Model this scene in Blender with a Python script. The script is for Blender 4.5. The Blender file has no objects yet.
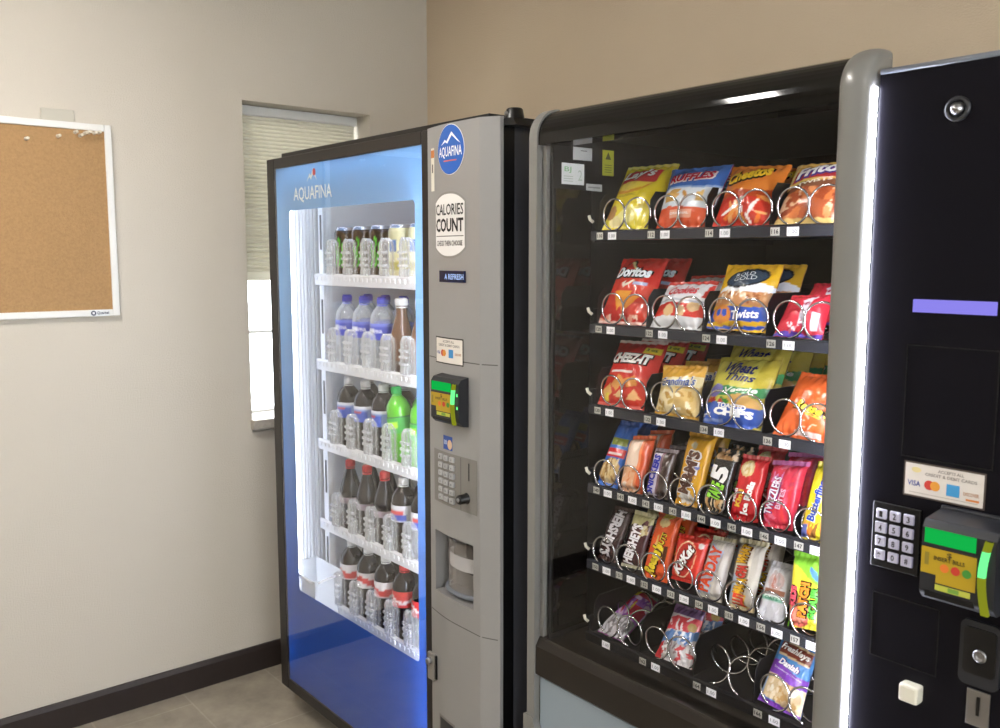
import bpy, bmesh, math, random
import numpy as np
from mathutils import Vector, Matrix, noise

random.seed(7)
S = bpy.context.scene
C = S.collection

# ------------------------------------------------------------------ camera
cam_d = bpy.data.cameras.new('camera'); cam = bpy.data.objects.new('camera', cam_d); C.objects.link(cam)
cam_d.sensor_width = 36.0; cam_d.lens = 32.388
_r = Vector((.637228, .770672, .000512)); _u = Vector((-.090634, .074280, .993110)); _f = Vector((-.765327, .632884, -.117183))
cam.matrix_world = Matrix(((_r.x, _u.x, -_f.x, 3.0422), (_r.y, _u.y, -_f.y, -2.1371), (_r.z, _u.z, -_f.z, 1.5240), (0, 0, 0, 1)))
cam_d.clip_start = .05; cam_d.clip_end = 60
cam_d.dof.use_dof = True; cam_d.dof.focus_distance = 1.95; cam_d.dof.aperture_fstop = 8.0
S.camera = cam

# ------------------------------------------------------------------ world (daylight outside the window)
W = bpy.data.worlds.new('world'); S.world = W; W.use_nodes = True
W.node_tree.nodes['Background'].inputs[0].default_value = (.93, .97, 1, 1)
W.node_tree.nodes['Background'].inputs[1].default_value = 12.0

# ------------------------------------------------------------------ exposure, brightness of the lamps
S.view_settings.view_transform = 'Standard'; S.view_settings.look = 'None'
S.view_settings.exposure = 0.0; S.view_settings.gamma = 1; S.view_settings.use_curve_mapping = False
CEIL_LIGHTS = [('flush ceiling light panel over the left end of the drink machine', 1.12, -2.05, 76.0),
               ('flush ceiling light panel behind the viewer', 3.40, -3.30, 58.0)]
CEIL_COL = (1.0, .95, .89)
TUBE_E, LED_E, INNER_E = 105.0, 80.0, 62.0
S.cycles.use_denoising = True
S.cycles.max_bounces = 10; S.cycles.transparent_max_bounces = 32; S.cycles.transmission_bounces = 8
S.cycles.caustics_reflective = False; S.cycles.caustics_refractive = False
S.cycles.sample_clamp_indirect = 6.0

# ------------------------------------------------------------------ colour and materials
def lin(c):
    if isinstance(c, str):
        c = c.lstrip('#'); c = ''.join(k*2 for k in c) if len(c) == 3 else c; c = [int(c[i:i+2], 16)/255 for i in (0, 2, 4)]
        return tuple((x/12.92 if x <= .04045 else ((x+.055)/1.055)**2.4) for x in c)
    return tuple(c)
def nodes(name):
    m = bpy.data.materials.new(name); m.use_nodes = True
    return m, m.node_tree.nodes, m.node_tree.links, m.node_tree.nodes['Principled BSDF']
def pm(name, col, rough=.5, metal=0., spec=.5, coat=0., trans=0., ior=1.45, bump=0., bscale=60., var=0., vscale=6., emis=None, es=0.):
    m, N, L, B = nodes(name); c = lin(col)
    B.inputs['Base Color'].default_value = (*c, 1); B.inputs['Roughness'].default_value = rough
    B.inputs['Metallic'].default_value = metal; B.inputs['Specular IOR Level'].default_value = spec
    B.inputs['Coat Weight'].default_value = coat; B.inputs['Coat Roughness'].default_value = .08
    B.inputs['Transmission Weight'].default_value = trans; B.inputs['IOR'].default_value = ior
    if emis:
        B.inputs['Emission Color'].default_value = (*lin(emis), 1); B.inputs['Emission Strength'].default_value = es
    tc = N.new('ShaderNodeTexCoord')
    if bump:
        n = N.new('ShaderNodeTexNoise'); n.inputs['Scale'].default_value = bscale; n.inputs['Detail'].default_value = 4
        b = N.new('ShaderNodeBump'); b.inputs['Strength'].default_value = bump; b.inputs['Distance'].default_value = .01
        L.new(tc.outputs['Object'], n.inputs['Vector']); L.new(n.outputs['Fac'], b.inputs['Height']); L.new(b.outputs[0], B.inputs['Normal'])
    if var:
        n = N.new('ShaderNodeTexNoise'); n.inputs['Scale'].default_value = vscale; n.inputs['Detail'].default_value = 5
        r = N.new('ShaderNodeMapRange'); r.inputs[3].default_value = 1-var; r.inputs[4].default_value = 1+var
        mx = N.new('ShaderNodeMix'); mx.data_type = 'RGBA'; mx.blend_type = 'MULTIPLY'; mx.inputs[0].default_value = 1
        mx.inputs[6].default_value = (*c, 1)
        L.new(tc.outputs['Object'], n.inputs['Vector']); L.new(n.outputs['Fac'], r.inputs[0]); L.new(r.outputs[0], mx.inputs[7]); L.new(mx.outputs[2], B.inputs['Base Color'])
    return m
def emit(name, col, e):
    m = bpy.data.materials.new(name); m.use_nodes = True; N = m.node_tree.nodes; N.clear()
    o = N.new('ShaderNodeOutputMaterial'); em = N.new('ShaderNodeEmission')
    em.inputs[0].default_value = (*lin(col), 1); em.inputs[1].default_value = e
    m.node_tree.links.new(em.outputs[0], o.inputs[0]); return m
def glass(name, tint=(1, 1, 1), refl=1.0, ior=1.5, rough=0.0):
    m = bpy.data.materials.new(name); m.use_nodes = True; N = m.node_tree.nodes; L = m.node_tree.links; N.clear()
    o = N.new('ShaderNodeOutputMaterial'); t = N.new('ShaderNodeBsdfTransparent'); g = N.new('ShaderNodeBsdfGlossy')
    t.inputs[0].default_value = (*tint, 1); g.inputs['Roughness'].default_value = rough
    fr = N.new('ShaderNodeFresnel'); fr.inputs[0].default_value = ior
    ge = N.new('ShaderNodeNewGeometry'); inv = N.new('ShaderNodeMath'); inv.operation = 'SUBTRACT'; inv.inputs[0].default_value = 1
    mu = N.new('ShaderNodeMath'); mu.operation = 'MULTIPLY'; m2 = N.new('ShaderNodeMath'); m2.operation = 'MULTIPLY'; m2.inputs[1].default_value = refl
    mx = N.new('ShaderNodeMixShader')
    L.new(ge.outputs['Backfacing'], inv.inputs[1]); L.new(fr.outputs[0], mu.inputs[0]); L.new(inv.outputs[0], mu.inputs[1])
    L.new(mu.outputs[0], m2.inputs[0]); L.new(m2.outputs[0], mx.inputs[0])
    L.new(t.outputs[0], mx.inputs[1]); L.new(g.outputs[0], mx.inputs[2]); L.new(mx.outputs[0], o.inputs[0]); return m
def clear_plastic(name, body=(.9, .92, .95), lo=.25, hi=.85, rough=.12):
    m = bpy.data.materials.new(name); m.use_nodes = True; N = m.node_tree.nodes; L = m.node_tree.links
    B = N['Principled BSDF']; o = N['Material Output']
    B.inputs['Base Color'].default_value = (*body, 1); B.inputs['Roughness'].default_value = rough; B.inputs['Specular IOR Level'].default_value = .8
    t = N.new('ShaderNodeBsdfTransparent'); lw = N.new('ShaderNodeLayerWeight'); lw.inputs[0].default_value = .4
    r = N.new('ShaderNodeMapRange'); r.inputs[3].default_value = lo; r.inputs[4].default_value = hi; mx = N.new('ShaderNodeMixShader')
    L.new(lw.outputs['Facing'], r.inputs[0]); L.new(r.outputs[0], mx.inputs[0]); L.new(t.outputs[0], mx.inputs[1]); L.new(B.outputs[0], mx.inputs[2])
    L.new(mx.outputs[0], o.inputs[0]); return m
def printed(name, rough=.32, coat=.25, bump=0., metal=0., translucent=0.):
    """ink on foil, card or film: the mesh carries the printed colours in attribute Col"""
    m, N, L, B = nodes(name)
    a = N.new('ShaderNodeAttribute'); a.attribute_name = 'Col'; L.new(a.outputs['Color'], B.inputs['Base Color'])
    B.inputs['Roughness'].default_value = rough; B.inputs['Coat Weight'].default_value = coat; B.inputs['Coat Roughness'].default_value = .12; B.inputs['Metallic'].default_value = metal
    if bump:
        tc = N.new('ShaderNodeTexCoord'); n = N.new('ShaderNodeTexNoise'); n.inputs['Scale'].default_value = 45; n.inputs['Detail'].default_value = 3
        b = N.new('ShaderNodeBump'); b.inputs['Strength'].default_value = bump; b.inputs['Distance'].default_value = .006
        L.new(tc.outputs['Object'], n.inputs['Vector']); L.new(n.outputs['Fac'], b.inputs['Height']); L.new(b.outputs[0], B.inputs['Normal'])
    if translucent:
        t = N.new('ShaderNodeBsdfTranslucent'); mx = N.new('ShaderNodeMixShader'); mx.inputs[0].default_value = translucent
        L.new(a.outputs['Color'], t.inputs[0]); L.new(B.outputs[0], mx.inputs[1]); L.new(t.outputs[0], mx.inputs[2]); L.new(mx.outputs[0], N['Material Output'].inputs[0])
    return m

M = {}
M['wall'] = pm('wall paint', '#ccc5b9', .75, spec=.25, bump=.25, bscale=220, var=.02)
M['wall_warm'] = pm('wall paint in warmer light', '#cdbba2', .75, spec=.25, bump=.25, bscale=220, var=.02)  # same paint as the left wall; warmer light is put into the colour
M['ceil'] = pm('ceiling paint', '#dcd8cf', .9)
M['dark_wood'] = pm('dark baseboard', '#2b2321', .45, var=.15, vscale=30)
M['white_paint'] = pm('white window paint', '#e8eaea', .4)
M['shade'] = pm('pleated shade cloth', '#dedace', .85, spec=.1)
_N = M['shade'].node_tree.nodes; _t = _N.new('ShaderNodeBsdfTranslucent'); _t.inputs[0].default_value = (.74, .73, .66, 1); _x = _N.new('ShaderNodeMixShader'); _x.inputs[0].default_value = .28
M['shade'].node_tree.links.new(_N['Principled BSDF'].outputs[0], _x.inputs[1]); M['shade'].node_tree.links.new(_t.outputs[0], _x.inputs[2]); M['shade'].node_tree.links.new(_x.outputs[0], _N['Material Output'].inputs[0])
M['stone'] = pm('stone sill', '#b3aca2', .4, var=.35, vscale=60)
M['cork'] = pm('cork', '#ae8b63', .95, spec=.1, bump=.4, bscale=300, var=.22, vscale=150)
M['board_frame'] = pm('white board frame', '#e6e6e4', .35)
M['clip'] = pm('grey clip', '#bdb9ad', .3)
M['char'] = pm('charcoal enamel', '#53555d', .35, bump=.05, bscale=400)
M['frame_dark'] = pm('dark brown door frame', '#211d1b', .38)
M['black'] = pm('black plastic', '#0b0b0c', .35)
M['blackg'] = pm('gloss black', '#0a0908', .06)
M['panel_black'] = pm('black panel', '#131217', .24, spec=.12)
M['blackin'] = pm('black interior', '#121214', .5)
M['brownblack'] = pm('brown black sill', '#1f1a16', .3)
M['silver'] = pm('silver paint', '#9a9998', .30, metal=.25, var=.02, vscale=40)
M['silver2'] = pm('silver plate', '#827f7b', .35, metal=.2)
M['grey_frame'] = pm('grey frame plastic', '#7f7e7b', .3, metal=.1, coat=.2)
M['greyblue'] = pm('grey blue flap', '#8b97a0', .35)
M['white_in'] = pm('white interior', '#eef0f2', .35)
M['white_pl'] = pm('white plastic', '#e4e6ea', .3)
M['cream_pl'] = pm('cream plastic', '#d8d4c4', .35)
M['groove'] = pm('seam shadow gap', '#5c5a57', .6)
M['chrome'] = pm('bright wire', '#d8d8dc', .2, metal=1.)
M['steel'] = pm('steel', '#9c9c9e', .3, metal=1.)
M['rail'] = pm('tray rail', '#3c3e46', .25, metal=.5)
M['tray'] = pm('tray black', '#141418', .3, metal=.2)
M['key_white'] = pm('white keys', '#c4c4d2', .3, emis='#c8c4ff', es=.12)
M['key_steel'] = pm('steel keys', '#b4b5b8', .28, metal=.2)
M['yellow_pl'] = pm('yellow plate', '#cdb31e', .4)
M['dark_pl'] = pm('dark grey plastic', '#26272b', .35)
M['grey_pl'] = pm('grey plastic', '#70757e', .35)
M['smoke'] = clear_plastic('smoky bin door', (.35, .32, .30), .25, .8, .08)
M['guard'] = clear_plastic('clear guard', (.94, .96, .98), .10, .85, .06)
M['cup'] = clear_plastic('frosted cup', (.85, .88, .92), .30, .9, .2)
M['film'] = clear_plastic('clear film', (.85, .85, .88), .10, .55, .08)
M['pane'] = glass('door glass'); M['pane2'] = glass('double door glass', refl=1.6, ior=1.6)
M['winpane'] = glass('window glass')
M['tube'] = emit('cool tube', '#eef4ff', TUBE_E)
M['tube2'] = emit('cool tube at hinge side', '#eef4ff', TUBE_E*.07)
M['fill_tube'] = emit('added fill tube over the shelves', '#eef4ff', 12.0)
M['led'] = emit('led strip', '#e9ecff', LED_E)
M['inner'] = emit('inner led', '#f2f4ff', INNER_E)
M['violet'] = emit('violet display', '#8f86ee', 1.0)
M['green'] = emit('green display', '#18c653', .8)
M['greendim'] = emit('green light', '#6cf08a', 1.4)
M['yelgreen'] = emit('yellow green light bar', '#a8b02c', .6)
M['blue_lcd'] = emit('lcd text', '#bcd4ff', 1.0)
M['lcd_dark'] = pm('lcd glass', '#0d1a3c', .15)
M['foil'] = printed('printed foil', .27, .35, .4)
M['card'] = printed('printed card', .5, .1)
M['art'] = printed('printed backlit film', .4, .0, translucent=.2)
M['cola'] = pm('dark cola', '#140b09', .1, spec=.35, coat=.15)
M['coffee'] = pm('milky coffee', '#6b4a35', .12, coat=.6)
M['lime'] = pm('lime soda', '#62bf2c', .12, coat=.6, emis=None)
M['water'] = clear_plastic('water bottle', (.82, .87, .93), .16, .85, .06)
M['cap_white'] = pm('white cap', '#f0f0f0', .4); M['cap_red'] = pm('red cap', '#d63a3a', .4)
M['cap_blue'] = pm('blue cap', '#3a48c4', .4); M['cap_green'] = pm('green cap', '#3fc06a', .4)
M['alu'] = pm('can aluminium', '#c8c8cc', .25, metal=.9)
M['pastry'] = pm('glazed pastry', '#d9b98a', .5, var=.25, vscale=40)
M['lamp_diff'] = None

# floor tiles
def floor_mat():
    m, N, L, B = nodes('stone look floor tile')
    tc = N.new('ShaderNodeTexCoord'); mp = N.new('ShaderNodeMapping'); mp.inputs['Location'].default_value = (.2, .165, 0)
    br = N.new('ShaderNodeTexBrick'); br.offset = .5; br.inputs['Scale'].default_value = 1
    br.inputs['Brick Width'].default_value = .61; br.inputs['Row Height'].default_value = .305; br.inputs['Mortar Size'].default_value = .003
    br.inputs['Color1'].default_value = (*lin('#9e9587'), 1); br.inputs['Color2'].default_value = (*lin('#978e80'), 1); br.inputs['Mortar'].default_value = (*lin('#a89f91'), 1)
    n = N.new('ShaderNodeTexNoise'); n.inputs['Scale'].default_value = 7; n.inputs['Detail'].default_value = 8; n.inputs['Roughness'].default_value = .65
    r = N.new('ShaderNodeMapRange'); r.inputs[1].default_value = .3; r.inputs[2].default_value = .7; r.inputs[3].default_value = .70; r.inputs[4].default_value = 1.25
    mx = N.new('ShaderNodeMix'); mx.data_type = 'RGBA'; mx.blend_type = 'MULTIPLY'; mx.inputs[0].default_value = 1
    L.new(tc.outputs['Object'], mp.inputs[0]); L.new(mp.outputs[0], br.inputs['Vector']); L.new(tc.outputs['Object'], n.inputs['Vector'])
    L.new(n.outputs['Fac'], r.inputs[0]); L.new(br.outputs['Color'], mx.inputs[6]); L.new(r.outputs[0], mx.inputs[7]); L.new(mx.outputs[2], B.inputs['Base Color'])
    B.inputs['Roughness'].default_value = .42
    return m
M['floor'] = floor_mat()

# ------------------------------------------------------------------ mesh builder (world coordinates in, local out)
class MB:
    def __init__(s): s.v = []; s.f = []; s.m = []; s.c = []; s.sm = []
    def add(s, vs, fs, mat=0, col=None, smooth=False):
        o = len(s.v); s.v.extend([tuple(p) for p in vs])
        if col is None: col = (1, 1, 1)
        if isinstance(col, str): col = lin(col)
        if len(col) == len(vs) and hasattr(col[0], '__len__'): s.c.extend([tuple(k) for k in col])
        else: s.c.extend([tuple(col)]*len(vs))
        for f in fs: s.f.append(tuple(i+o for i in f)); s.m.append(mat); s.sm.append(smooth)
        return s
    def box(s, x0, y0, z0, x1, y1, z1, mat=0, col=None):
        v = [(x, y, z) for x in (x0, x1) for y in (y0, y1) for z in (z0, z1)]
        return s.add(v, [(0, 1, 3, 2), (4, 6, 7, 5), (0, 4, 5, 1), (2, 3, 7, 6), (0, 2, 6, 4), (1, 5, 7, 3)], mat, col)
    def prism(s, pts, axis, a, b, mat=0, col=None, smooth=False, caps=True):
        """closed outline pts (2D) swept along axis from a to b"""
        def p3(p, t): return {'x': (t, p[0], p[1]), 'y': (p[0], t, p[1]), 'z': (p[0], p[1], t)}[axis]
        n = len(pts)
        s.add([p3(p, a) for p in pts]+[p3(p, b) for p in pts], [(i, (i+1) % n, n+(i+1) % n, n+i) for i in range(n)], mat, col, smooth)
        if caps:
            s.add([p3(p, a) for p in pts], [tuple(range(n))[::-1]], mat, col); s.add([p3(p, b) for p in pts], [tuple(range(n))], mat, col)
        return s
    def tube(s, path, r, k=8, mat=0, col=None, caps=True):
        path = [Vector(p) for p in path]; n = len(path); vs = []; up = None
        for i, p in enumerate(path):
            t = (path[min(i+1, n-1)]-path[max(i-1, 0)]).normalized()
            if up is None: up = t.orthogonal().normalized()
            up = (up-t*up.dot(t)).normalized(); w = t.cross(up)
            vs += [p+(up*math.cos(a)+w*math.sin(a))*r for a in [2*math.pi*j/k for j in range(k)]]
        fs = [(i*k+j, i*k+(j+1) % k, (i+1)*k+(j+1) % k, (i+1)*k+j) for i in range(n-1) for j in range(k)]
        if caps: fs += [tuple(range(k))[::-1], tuple((n-1)*k+j for j in range(k))]
        return s.add(vs, fs, mat, col, True)
    def lathe(s, prof, cx=0, cy=0, cz=0, k=28, mat=0, col=None, axis='z'):
        vs = []; n = len(prof)
        for r, h in prof:
            for j in range(k):
                a = 2*math.pi*j/k; p = (r*math.cos(a), r*math.sin(a), h)
                if axis == 'y': p = (p[0], h, p[1])
                vs.append((cx+p[0], cy+p[1], cz+p[2]))
        fs = [(i*k+j, i*k+(j+1) % k, (i+1)*k+(j+1) % k, (i+1)*k+j) for i in range(n-1) for j in range(k)]
        if axis == 'y': fs = [f[::-1] for f in fs]
        return s.add(vs, fs, mat, col, True)
    def grid(s, P, mat=0, col=None, smooth=True, flip=False):
        """P: array (rows, cols, 3); col: array (rows, cols, 3) or colour"""
        r, c = P.shape[:2]
        fs = [(i*c+j, i*c+j+1, (i+1)*c+j+1, (i+1)*c+j) for i in range(r-1) for j in range(c-1)]
        if flip: fs = [f[::-1] for f in fs]
        if isinstance(col, np.ndarray): col = [tuple(k) for k in col.reshape(-1, 3)]
        return s.add([tuple(p) for p in P.reshape(-1, 3)], fs, mat, col, smooth)
    def build(s, name, mats, parent=None, org=None, bevel=0., seg=2, sub=0):
        if org is None: org = parent['_o'] if parent is not None else (0, 0, 0)
        me = bpy.data.meshes.new(name)
        me.from_pydata([(p[0]-org[0], p[1]-org[1], p[2]-org[2]) for p in s.v], [], s.f)
        if not isinstance(mats, (list, tuple)): mats = [mats]
        for m in mats: me.materials.append(m)
        me.polygons.foreach_set('material_index', s.m); me.polygons.foreach_set('use_smooth', s.sm)
        a = me.color_attributes.new('Col', 'FLOAT_COLOR', 'POINT')
        a.data.foreach_set('color', np.array([(*k, 1.) for k in s.c], 'f').ravel())
        me.update()
        o = bpy.data.objects.new(name, me); C.objects.link(o)
        if parent is not None: o.parent = parent; o['_o'] = tuple(org)
        else: o.location = org; o['_o'] = tuple(org)
        if bevel:
            b = o.modifiers.new('edge', 'BEVEL'); b.width = bevel; b.segments = seg; b.limit_method = 'ANGLE'; b.angle_limit = .7
        return o

def tag(o, label, cat, group=None, kind=None):
    o['label'] = label; o['category'] = cat
    if group: o['group'] = group
    if kind: o['kind'] = kind
    return o
def thing(name, label, cat, org, group=None):
    o = bpy.data.objects.new(name, None); C.objects.link(o); o.location = org; o['_o'] = tuple(org)
    o.empty_display_size = .1
    return tag(o, label, cat, group)
def structure(o, label=None):
    o['kind'] = 'structure'
    if label: o['label'] = label
    return o
def copy_tree(o, parent=None):
    c = o.copy(); C.objects.link(c)
    if parent is not None: c.parent = parent
    for ch in list(o.children): copy_tree(ch, c)
    return c

# ------------------------------------------------------------------ lettering
_tc = {}
def tmesh(s, bold=0., shear=0., step=.16):
    key = (s, bold, shear)
    if key in _tc: return _tc[key]
    cu = bpy.data.curves.new('txt', 'FONT'); cu.body = s; cu.size = 1; cu.offset = bold; cu.shear = shear; cu.resolution_u = 2
    cu.align_x = 'LEFT'
    o = bpy.data.objects.new('txt', cu); me = bpy.data.meshes.new_from_object(o)
    bm = bmesh.new(); bm.from_mesh(me)
    bmesh.ops.triangulate(bm, faces=bm.faces[:])
    for _ in range(2):
        e = [x for x in bm.edges if x.calc_length() > step*1.6]
        if not e: break
        bmesh.ops.subdivide_edges(bm, edges=e, cuts=1); bmesh.ops.triangulate(bm, faces=bm.faces[:])
    bm.normal_update()
    for f in bm.faces:
        if f.normal.z < 0: f.normal_flip()
    bm.verts.index_update()
    V = np.array([(v.co.x, v.co.y) for v in bm.verts]); F = [tuple(v.index for v in f.verts) for f in bm.faces]
    bm.free(); bpy.data.objects.remove(o); bpy.data.curves.remove(cu); bpy.data.meshes.remove(me)
    _tc[key] = (V, F); return _tc[key]
def text_on(mb, surf, s, c, w, h, col, rot=0., bold=.02, shear=0., off=.0008, mat=0, outline=None, ob=.06):
    """surf(a, b, off) -> 3D; text s fitted in w x h about c (2D)"""
    base, _ = tmesh(s, bold, shear)
    mn, mxx = base.min(0), base.max(0); cen = (mn+mxx)/2; sc = np.array([w/(mxx[0]-mn[0]), h/(mxx[1]-mn[1])])
    a = math.radians(rot); R = np.array([[math.cos(a), -math.sin(a)], [math.sin(a), math.cos(a)]])
    for (b_, cl, o_) in ([(bold+ob, outline, off)] if outline else [])+[(bold, col, off*(2 if outline else 1))]:
        V, F = tmesh(s, b_, shear)
        P = ((V-cen)*sc)@R.T+np.array(c)
        mb.add([surf(p[0], p[1], o_) for p in P], F, mat, cl)
def disc(mb, surf, c, rx, ry, col, off=.0006, mat=0, k=32, a0=0, a1=2*math.pi, rot=0., rings=3):
    vs = [surf(c[0], c[1], off)]; fs = []; cr, sr = math.cos(rot), math.sin(rot)
    for q in range(1, rings+1):
        for j in range(k+1):
            a = a0+(a1-a0)*j/k; x = rx*math.cos(a)*q/rings; y = ry*math.sin(a)*q/rings
            vs.append(surf(c[0]+x*cr-y*sr, c[1]+x*sr+y*cr, off))
    for j in range(k): fs.append((0, 1+j, 2+j))
    for q in range(rings-1):
        for j in range(k):
            a = 1+q*(k+1)+j; fs.append((a, a+k+1, a+k+2, a+1))
    mb.add(vs, fs, mat, col)
def patch(mb, surf, x0, z0, x1, z1, col, off=.0006, mat=0, n=10, m=2):
    P = np.array([[surf(x0+(x1-x0)*j/n, z0+(z1-z0)*i/m, off) for j in range(n+1)] for i in range(m+1)])
    mb.grid(P, mat, col, smooth=False)
def poly(mb, surf, pts, col, off=.0006, mat=0):
    mb.add([surf(p[0], p[1], off) for p in pts], [tuple(range(len(pts)))], mat, col)
def rrect(x0, z0, x1, z1, r, n=5):
    out = []
    for cx, cz, a in ((x1-r, z1-r, 0), (x0+r, z1-r, 90), (x0+r, z0+r, 180), (x1-r, z0+r, 270)):
        for i in range(n+1):
            t = math.radians(a+90*i/n); out.append((cx+r*math.cos(t), cz+r*math.sin(t)))
    return out

# ================================================================== THE ROOM
YW0, YW1, ZW0, ZW1 = -.784, -.268, .930, 2.068
w = MB()
w.box(-.2, -5.2, 0, 0, YW0, 2.75); w.box(-.2, YW1, 0, 0, .2, 2.75); w.box(-.2, YW0, 0, 0, YW1, ZW0-.035); w.box(-.2, YW0, ZW1, 0, YW1, 2.75)
structure(w.build('wall_left', M['wall']), 'beige painted wall with the cork board and window')
structure(MB().box(0, 0, 0, 5.2, .2, 2.75).build('wall_back', M['wall_warm']), 'beige painted wall behind the vending machines, warmer light in its colour')
w = MB(); w.box(5, -5.2, 0, 5.2, -3.4, 2.75).box(5, -1.2, 0, 5.2, 0, 2.75).box(5, -3.4, 0, 5.2, -1.2, .9).box(5, -3.4, 2.2, 5.2, -1.2, 2.75)
structure(w.build('wall_right', M['wall']))
w2 = bpy.data.objects.new('unseen_window', None); C.objects.link(w2); w2.location = (5.1, -2.3, .9); w2['_o'] = (5.1, -2.3, .9); structure(w2)  # unseen window, added for soft cool daylight from the right
w = MB()
for b in ((-3.4, .9, -3.35, 2.2), (-1.25, .9, -1.2, 2.2), (-3.35, .9, -1.25, .95), (-3.35, 2.15, -1.25, 2.2), (-2.32, .95, -2.28, 2.15)): w.box(5.08, b[0], b[1], 5.12, b[2], b[3])
w.build('window_frame', M['white_paint'], w2)
MB().box(5.098, -3.35, .95, 5.102, -2.32, 2.15).build('window_pane', M['winpane'], w2); MB().box(5.098, -2.28, .95, 5.102, -1.25, 2.15).build('window_pane', M['winpane'], w2)
structure(MB().box(0, -5.2, 0, 5.0, -5.0, 2.75).build('wall_front', M['wall']))
structure(MB().box(-.2, -5.2, -.1, 5.2, .2, 0).build('floor', M['floor']), 'grey brown stone look tile floor')
structure(MB().box(-.2, -5.2, 2.75, 5.2, .2, 2.85).build('ceiling', M['ceil']))
def skirting(name, pts, axis, a, b): return structure(MB().prism(pts, axis, a, b).build(name, M['dark_wood']))
skirting('baseboard_left', [(0, 0), (.016, 0), (.016, .080), (.010, .094), (0, .094)], 'y', -5.0, 0).data.flip_normals()
structure(MB().box(.016, -.016, 0, 5.0, 0, .094).build('baseboard_back', M['dark_wood']))
# window in the left wall: sash with one rail, panes
win = bpy.data.objects.new('window_1', None); C.objects.link(win); win.location = (-.13, YW0, ZW0); win['_o'] = (-.13, YW0, ZW0); structure(win, 'window with a half lowered pleated shade')
fr = MB()
for (y0, z0, y1, z1) in ((YW0, ZW0, YW0+.035, ZW1), (YW1-.035, ZW0, YW1, ZW1), (YW0+.035, ZW0, YW1-.035, ZW0+.022), (YW0+.035, ZW1-.04, YW1-.035, ZW1)):
    fr.box(-.175, y0, z0, -.135, y1, z1)
fr.build('window_frame', M['white_paint'], win, bevel=.004)
MB().box(-.170, YW0+.035, 1.240, -.150, YW1-.035, 1.252).build('window_rail', M['white_paint'], win, bevel=.003)
MB().box(-.158, YW0+.035, ZW0+.022, -.152, YW1-.035, 1.240).build('window_pane', M['winpane'], win)
MB().box(-.158, YW0+.035, 1.252, -.152, YW1-.035, ZW1-.04).build('window_pane', M['winpane'], win)
structure(MB().box(-.13, YW0-.006, ZW0-.022, .030, YW1+.012, ZW0+.014).build('trim_1', M['stone'], bevel=.004), 'speckled stone window sill')
# pleated shade
bl = thing('window_blind', 'pale pleated shade half lowered over the window', 'blind', (-.105, (YW0+YW1)/2, 1.44))
MB().box(-.125, YW0+.004, ZW1-.035, -.080, YW1-.010, ZW1-.002).build('headrail', M['white_paint'], bl, bevel=.004)
zt, zb, npl = ZW1-.035, 1.475, 40
rows = []
for i in range(npl):
    for q in range(7):
        a = math.pi*q/7; z = zt+(zb-zt)*(i+.5-.5*math.cos(a))/npl; x = -.103+.0105*math.sin(a)
        rows.append([(x, YW0+.006, z), (x, YW1-.018, z)])
rows.append([(-.103, YW0+.006, zb), (-.103, YW1-.018, zb)])
sh = MB().grid(np.array(rows), smooth=False); rows2 = [[(-.206-p[0], p[1], p[2]) for p in r] for r in rows]
sh.grid(np.array(rows2), smooth=False, flip=True).build('shade', M['shade'], bl)
MB().box(-.112, YW0+.006, 1.440, -.088, YW1-.018, 1.476).build('bottom_rail', M['shade'], bl, bevel=.004)

# cork board on the left wall
cb = thing('cork_board', 'cork board in a white frame on the beige wall', 'notice board', (0, -1.68, 1.336))
y0, y1, z0, z1 = -2.15, -1.229, 1.338, 1.939
MB().box(.002, y0+.02, z0+.02, .010, y1-.02, z1-.02).build('cork_panel', M['cork'], cb)
f = MB(); bw = .021
for b in ((y0, z0, y0+bw, z1), (y1-bw, z0, y1, z1), (y0+bw, z0, y1-bw, z0+bw), (y0+bw, z1-bw, y1-bw, z1)): f.box(.001, b[0], b[1], .016, b[2], b[3])
f.build('frame', M['board_frame'], cb, bevel=.003)
MB().box(.001, -1.43, 1.935, .013, -1.335, 1.975).build('mounting_clip', M['clip'], cb, bevel=.003)
lg = MB(); sv = lambda a, b, o: (.0166+o, a, b)
patch(lg, sv, -1.322, 1.3385, -1.262, 1.3585, '#dfe3e6', 0); disc(lg, sv, (-1.311, 1.3485), .008, .008, '#2b3550', .0005); disc(lg, sv, (-1.311, 1.3485), .004, .004, '#dfe3e6', .001)
text_on(lg, sv, 'Quartet', (-1.282, 1.3485), .036, .011, '#2b3550', off=.0006); lg.build('maker_plate', M['card'], cb)
M['pin'] = pm('clear pin', '#e6dccb', .2)
ptxt = ['alone at far left on the cork board', 'alone below the clip of the cork board', 'lowest of the top right row on the cork board', 'second pin of the top right row on the cork board', 'third pin of the top right row on the cork board',
        'fourth pin of the top right row on the cork board', 'fifth pin of the top right row on the cork board', 'last and highest pin of the top right row']
pin0 = None
for (y, z), t in zip([(-1.475, 1.878), (-1.386, 1.893), (-1.336, 1.909), (-1.322, 1.900), (-1.308, 1.908), (-1.296, 1.912), (-1.280, 1.911), (-1.268, 1.914)], ptxt):
    if pin0 is None:
        pin0 = MB().lathe([(0, .036), (.0045, .036), (.005, .033), (.003, .028), (.003, .018), (.006, .013), (.006, .010), (0, .010)][::-1], k=12).build('push_pin', M['pin']); pin0.rotation_euler = (0, math.pi/2, 0); p = pin0
    else: p = pin0.copy(); C.objects.link(p)
    p.location = (0, y, z); tag(p, 'pale push pin '+t, 'push pin', 'push pins on the cork board')

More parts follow.
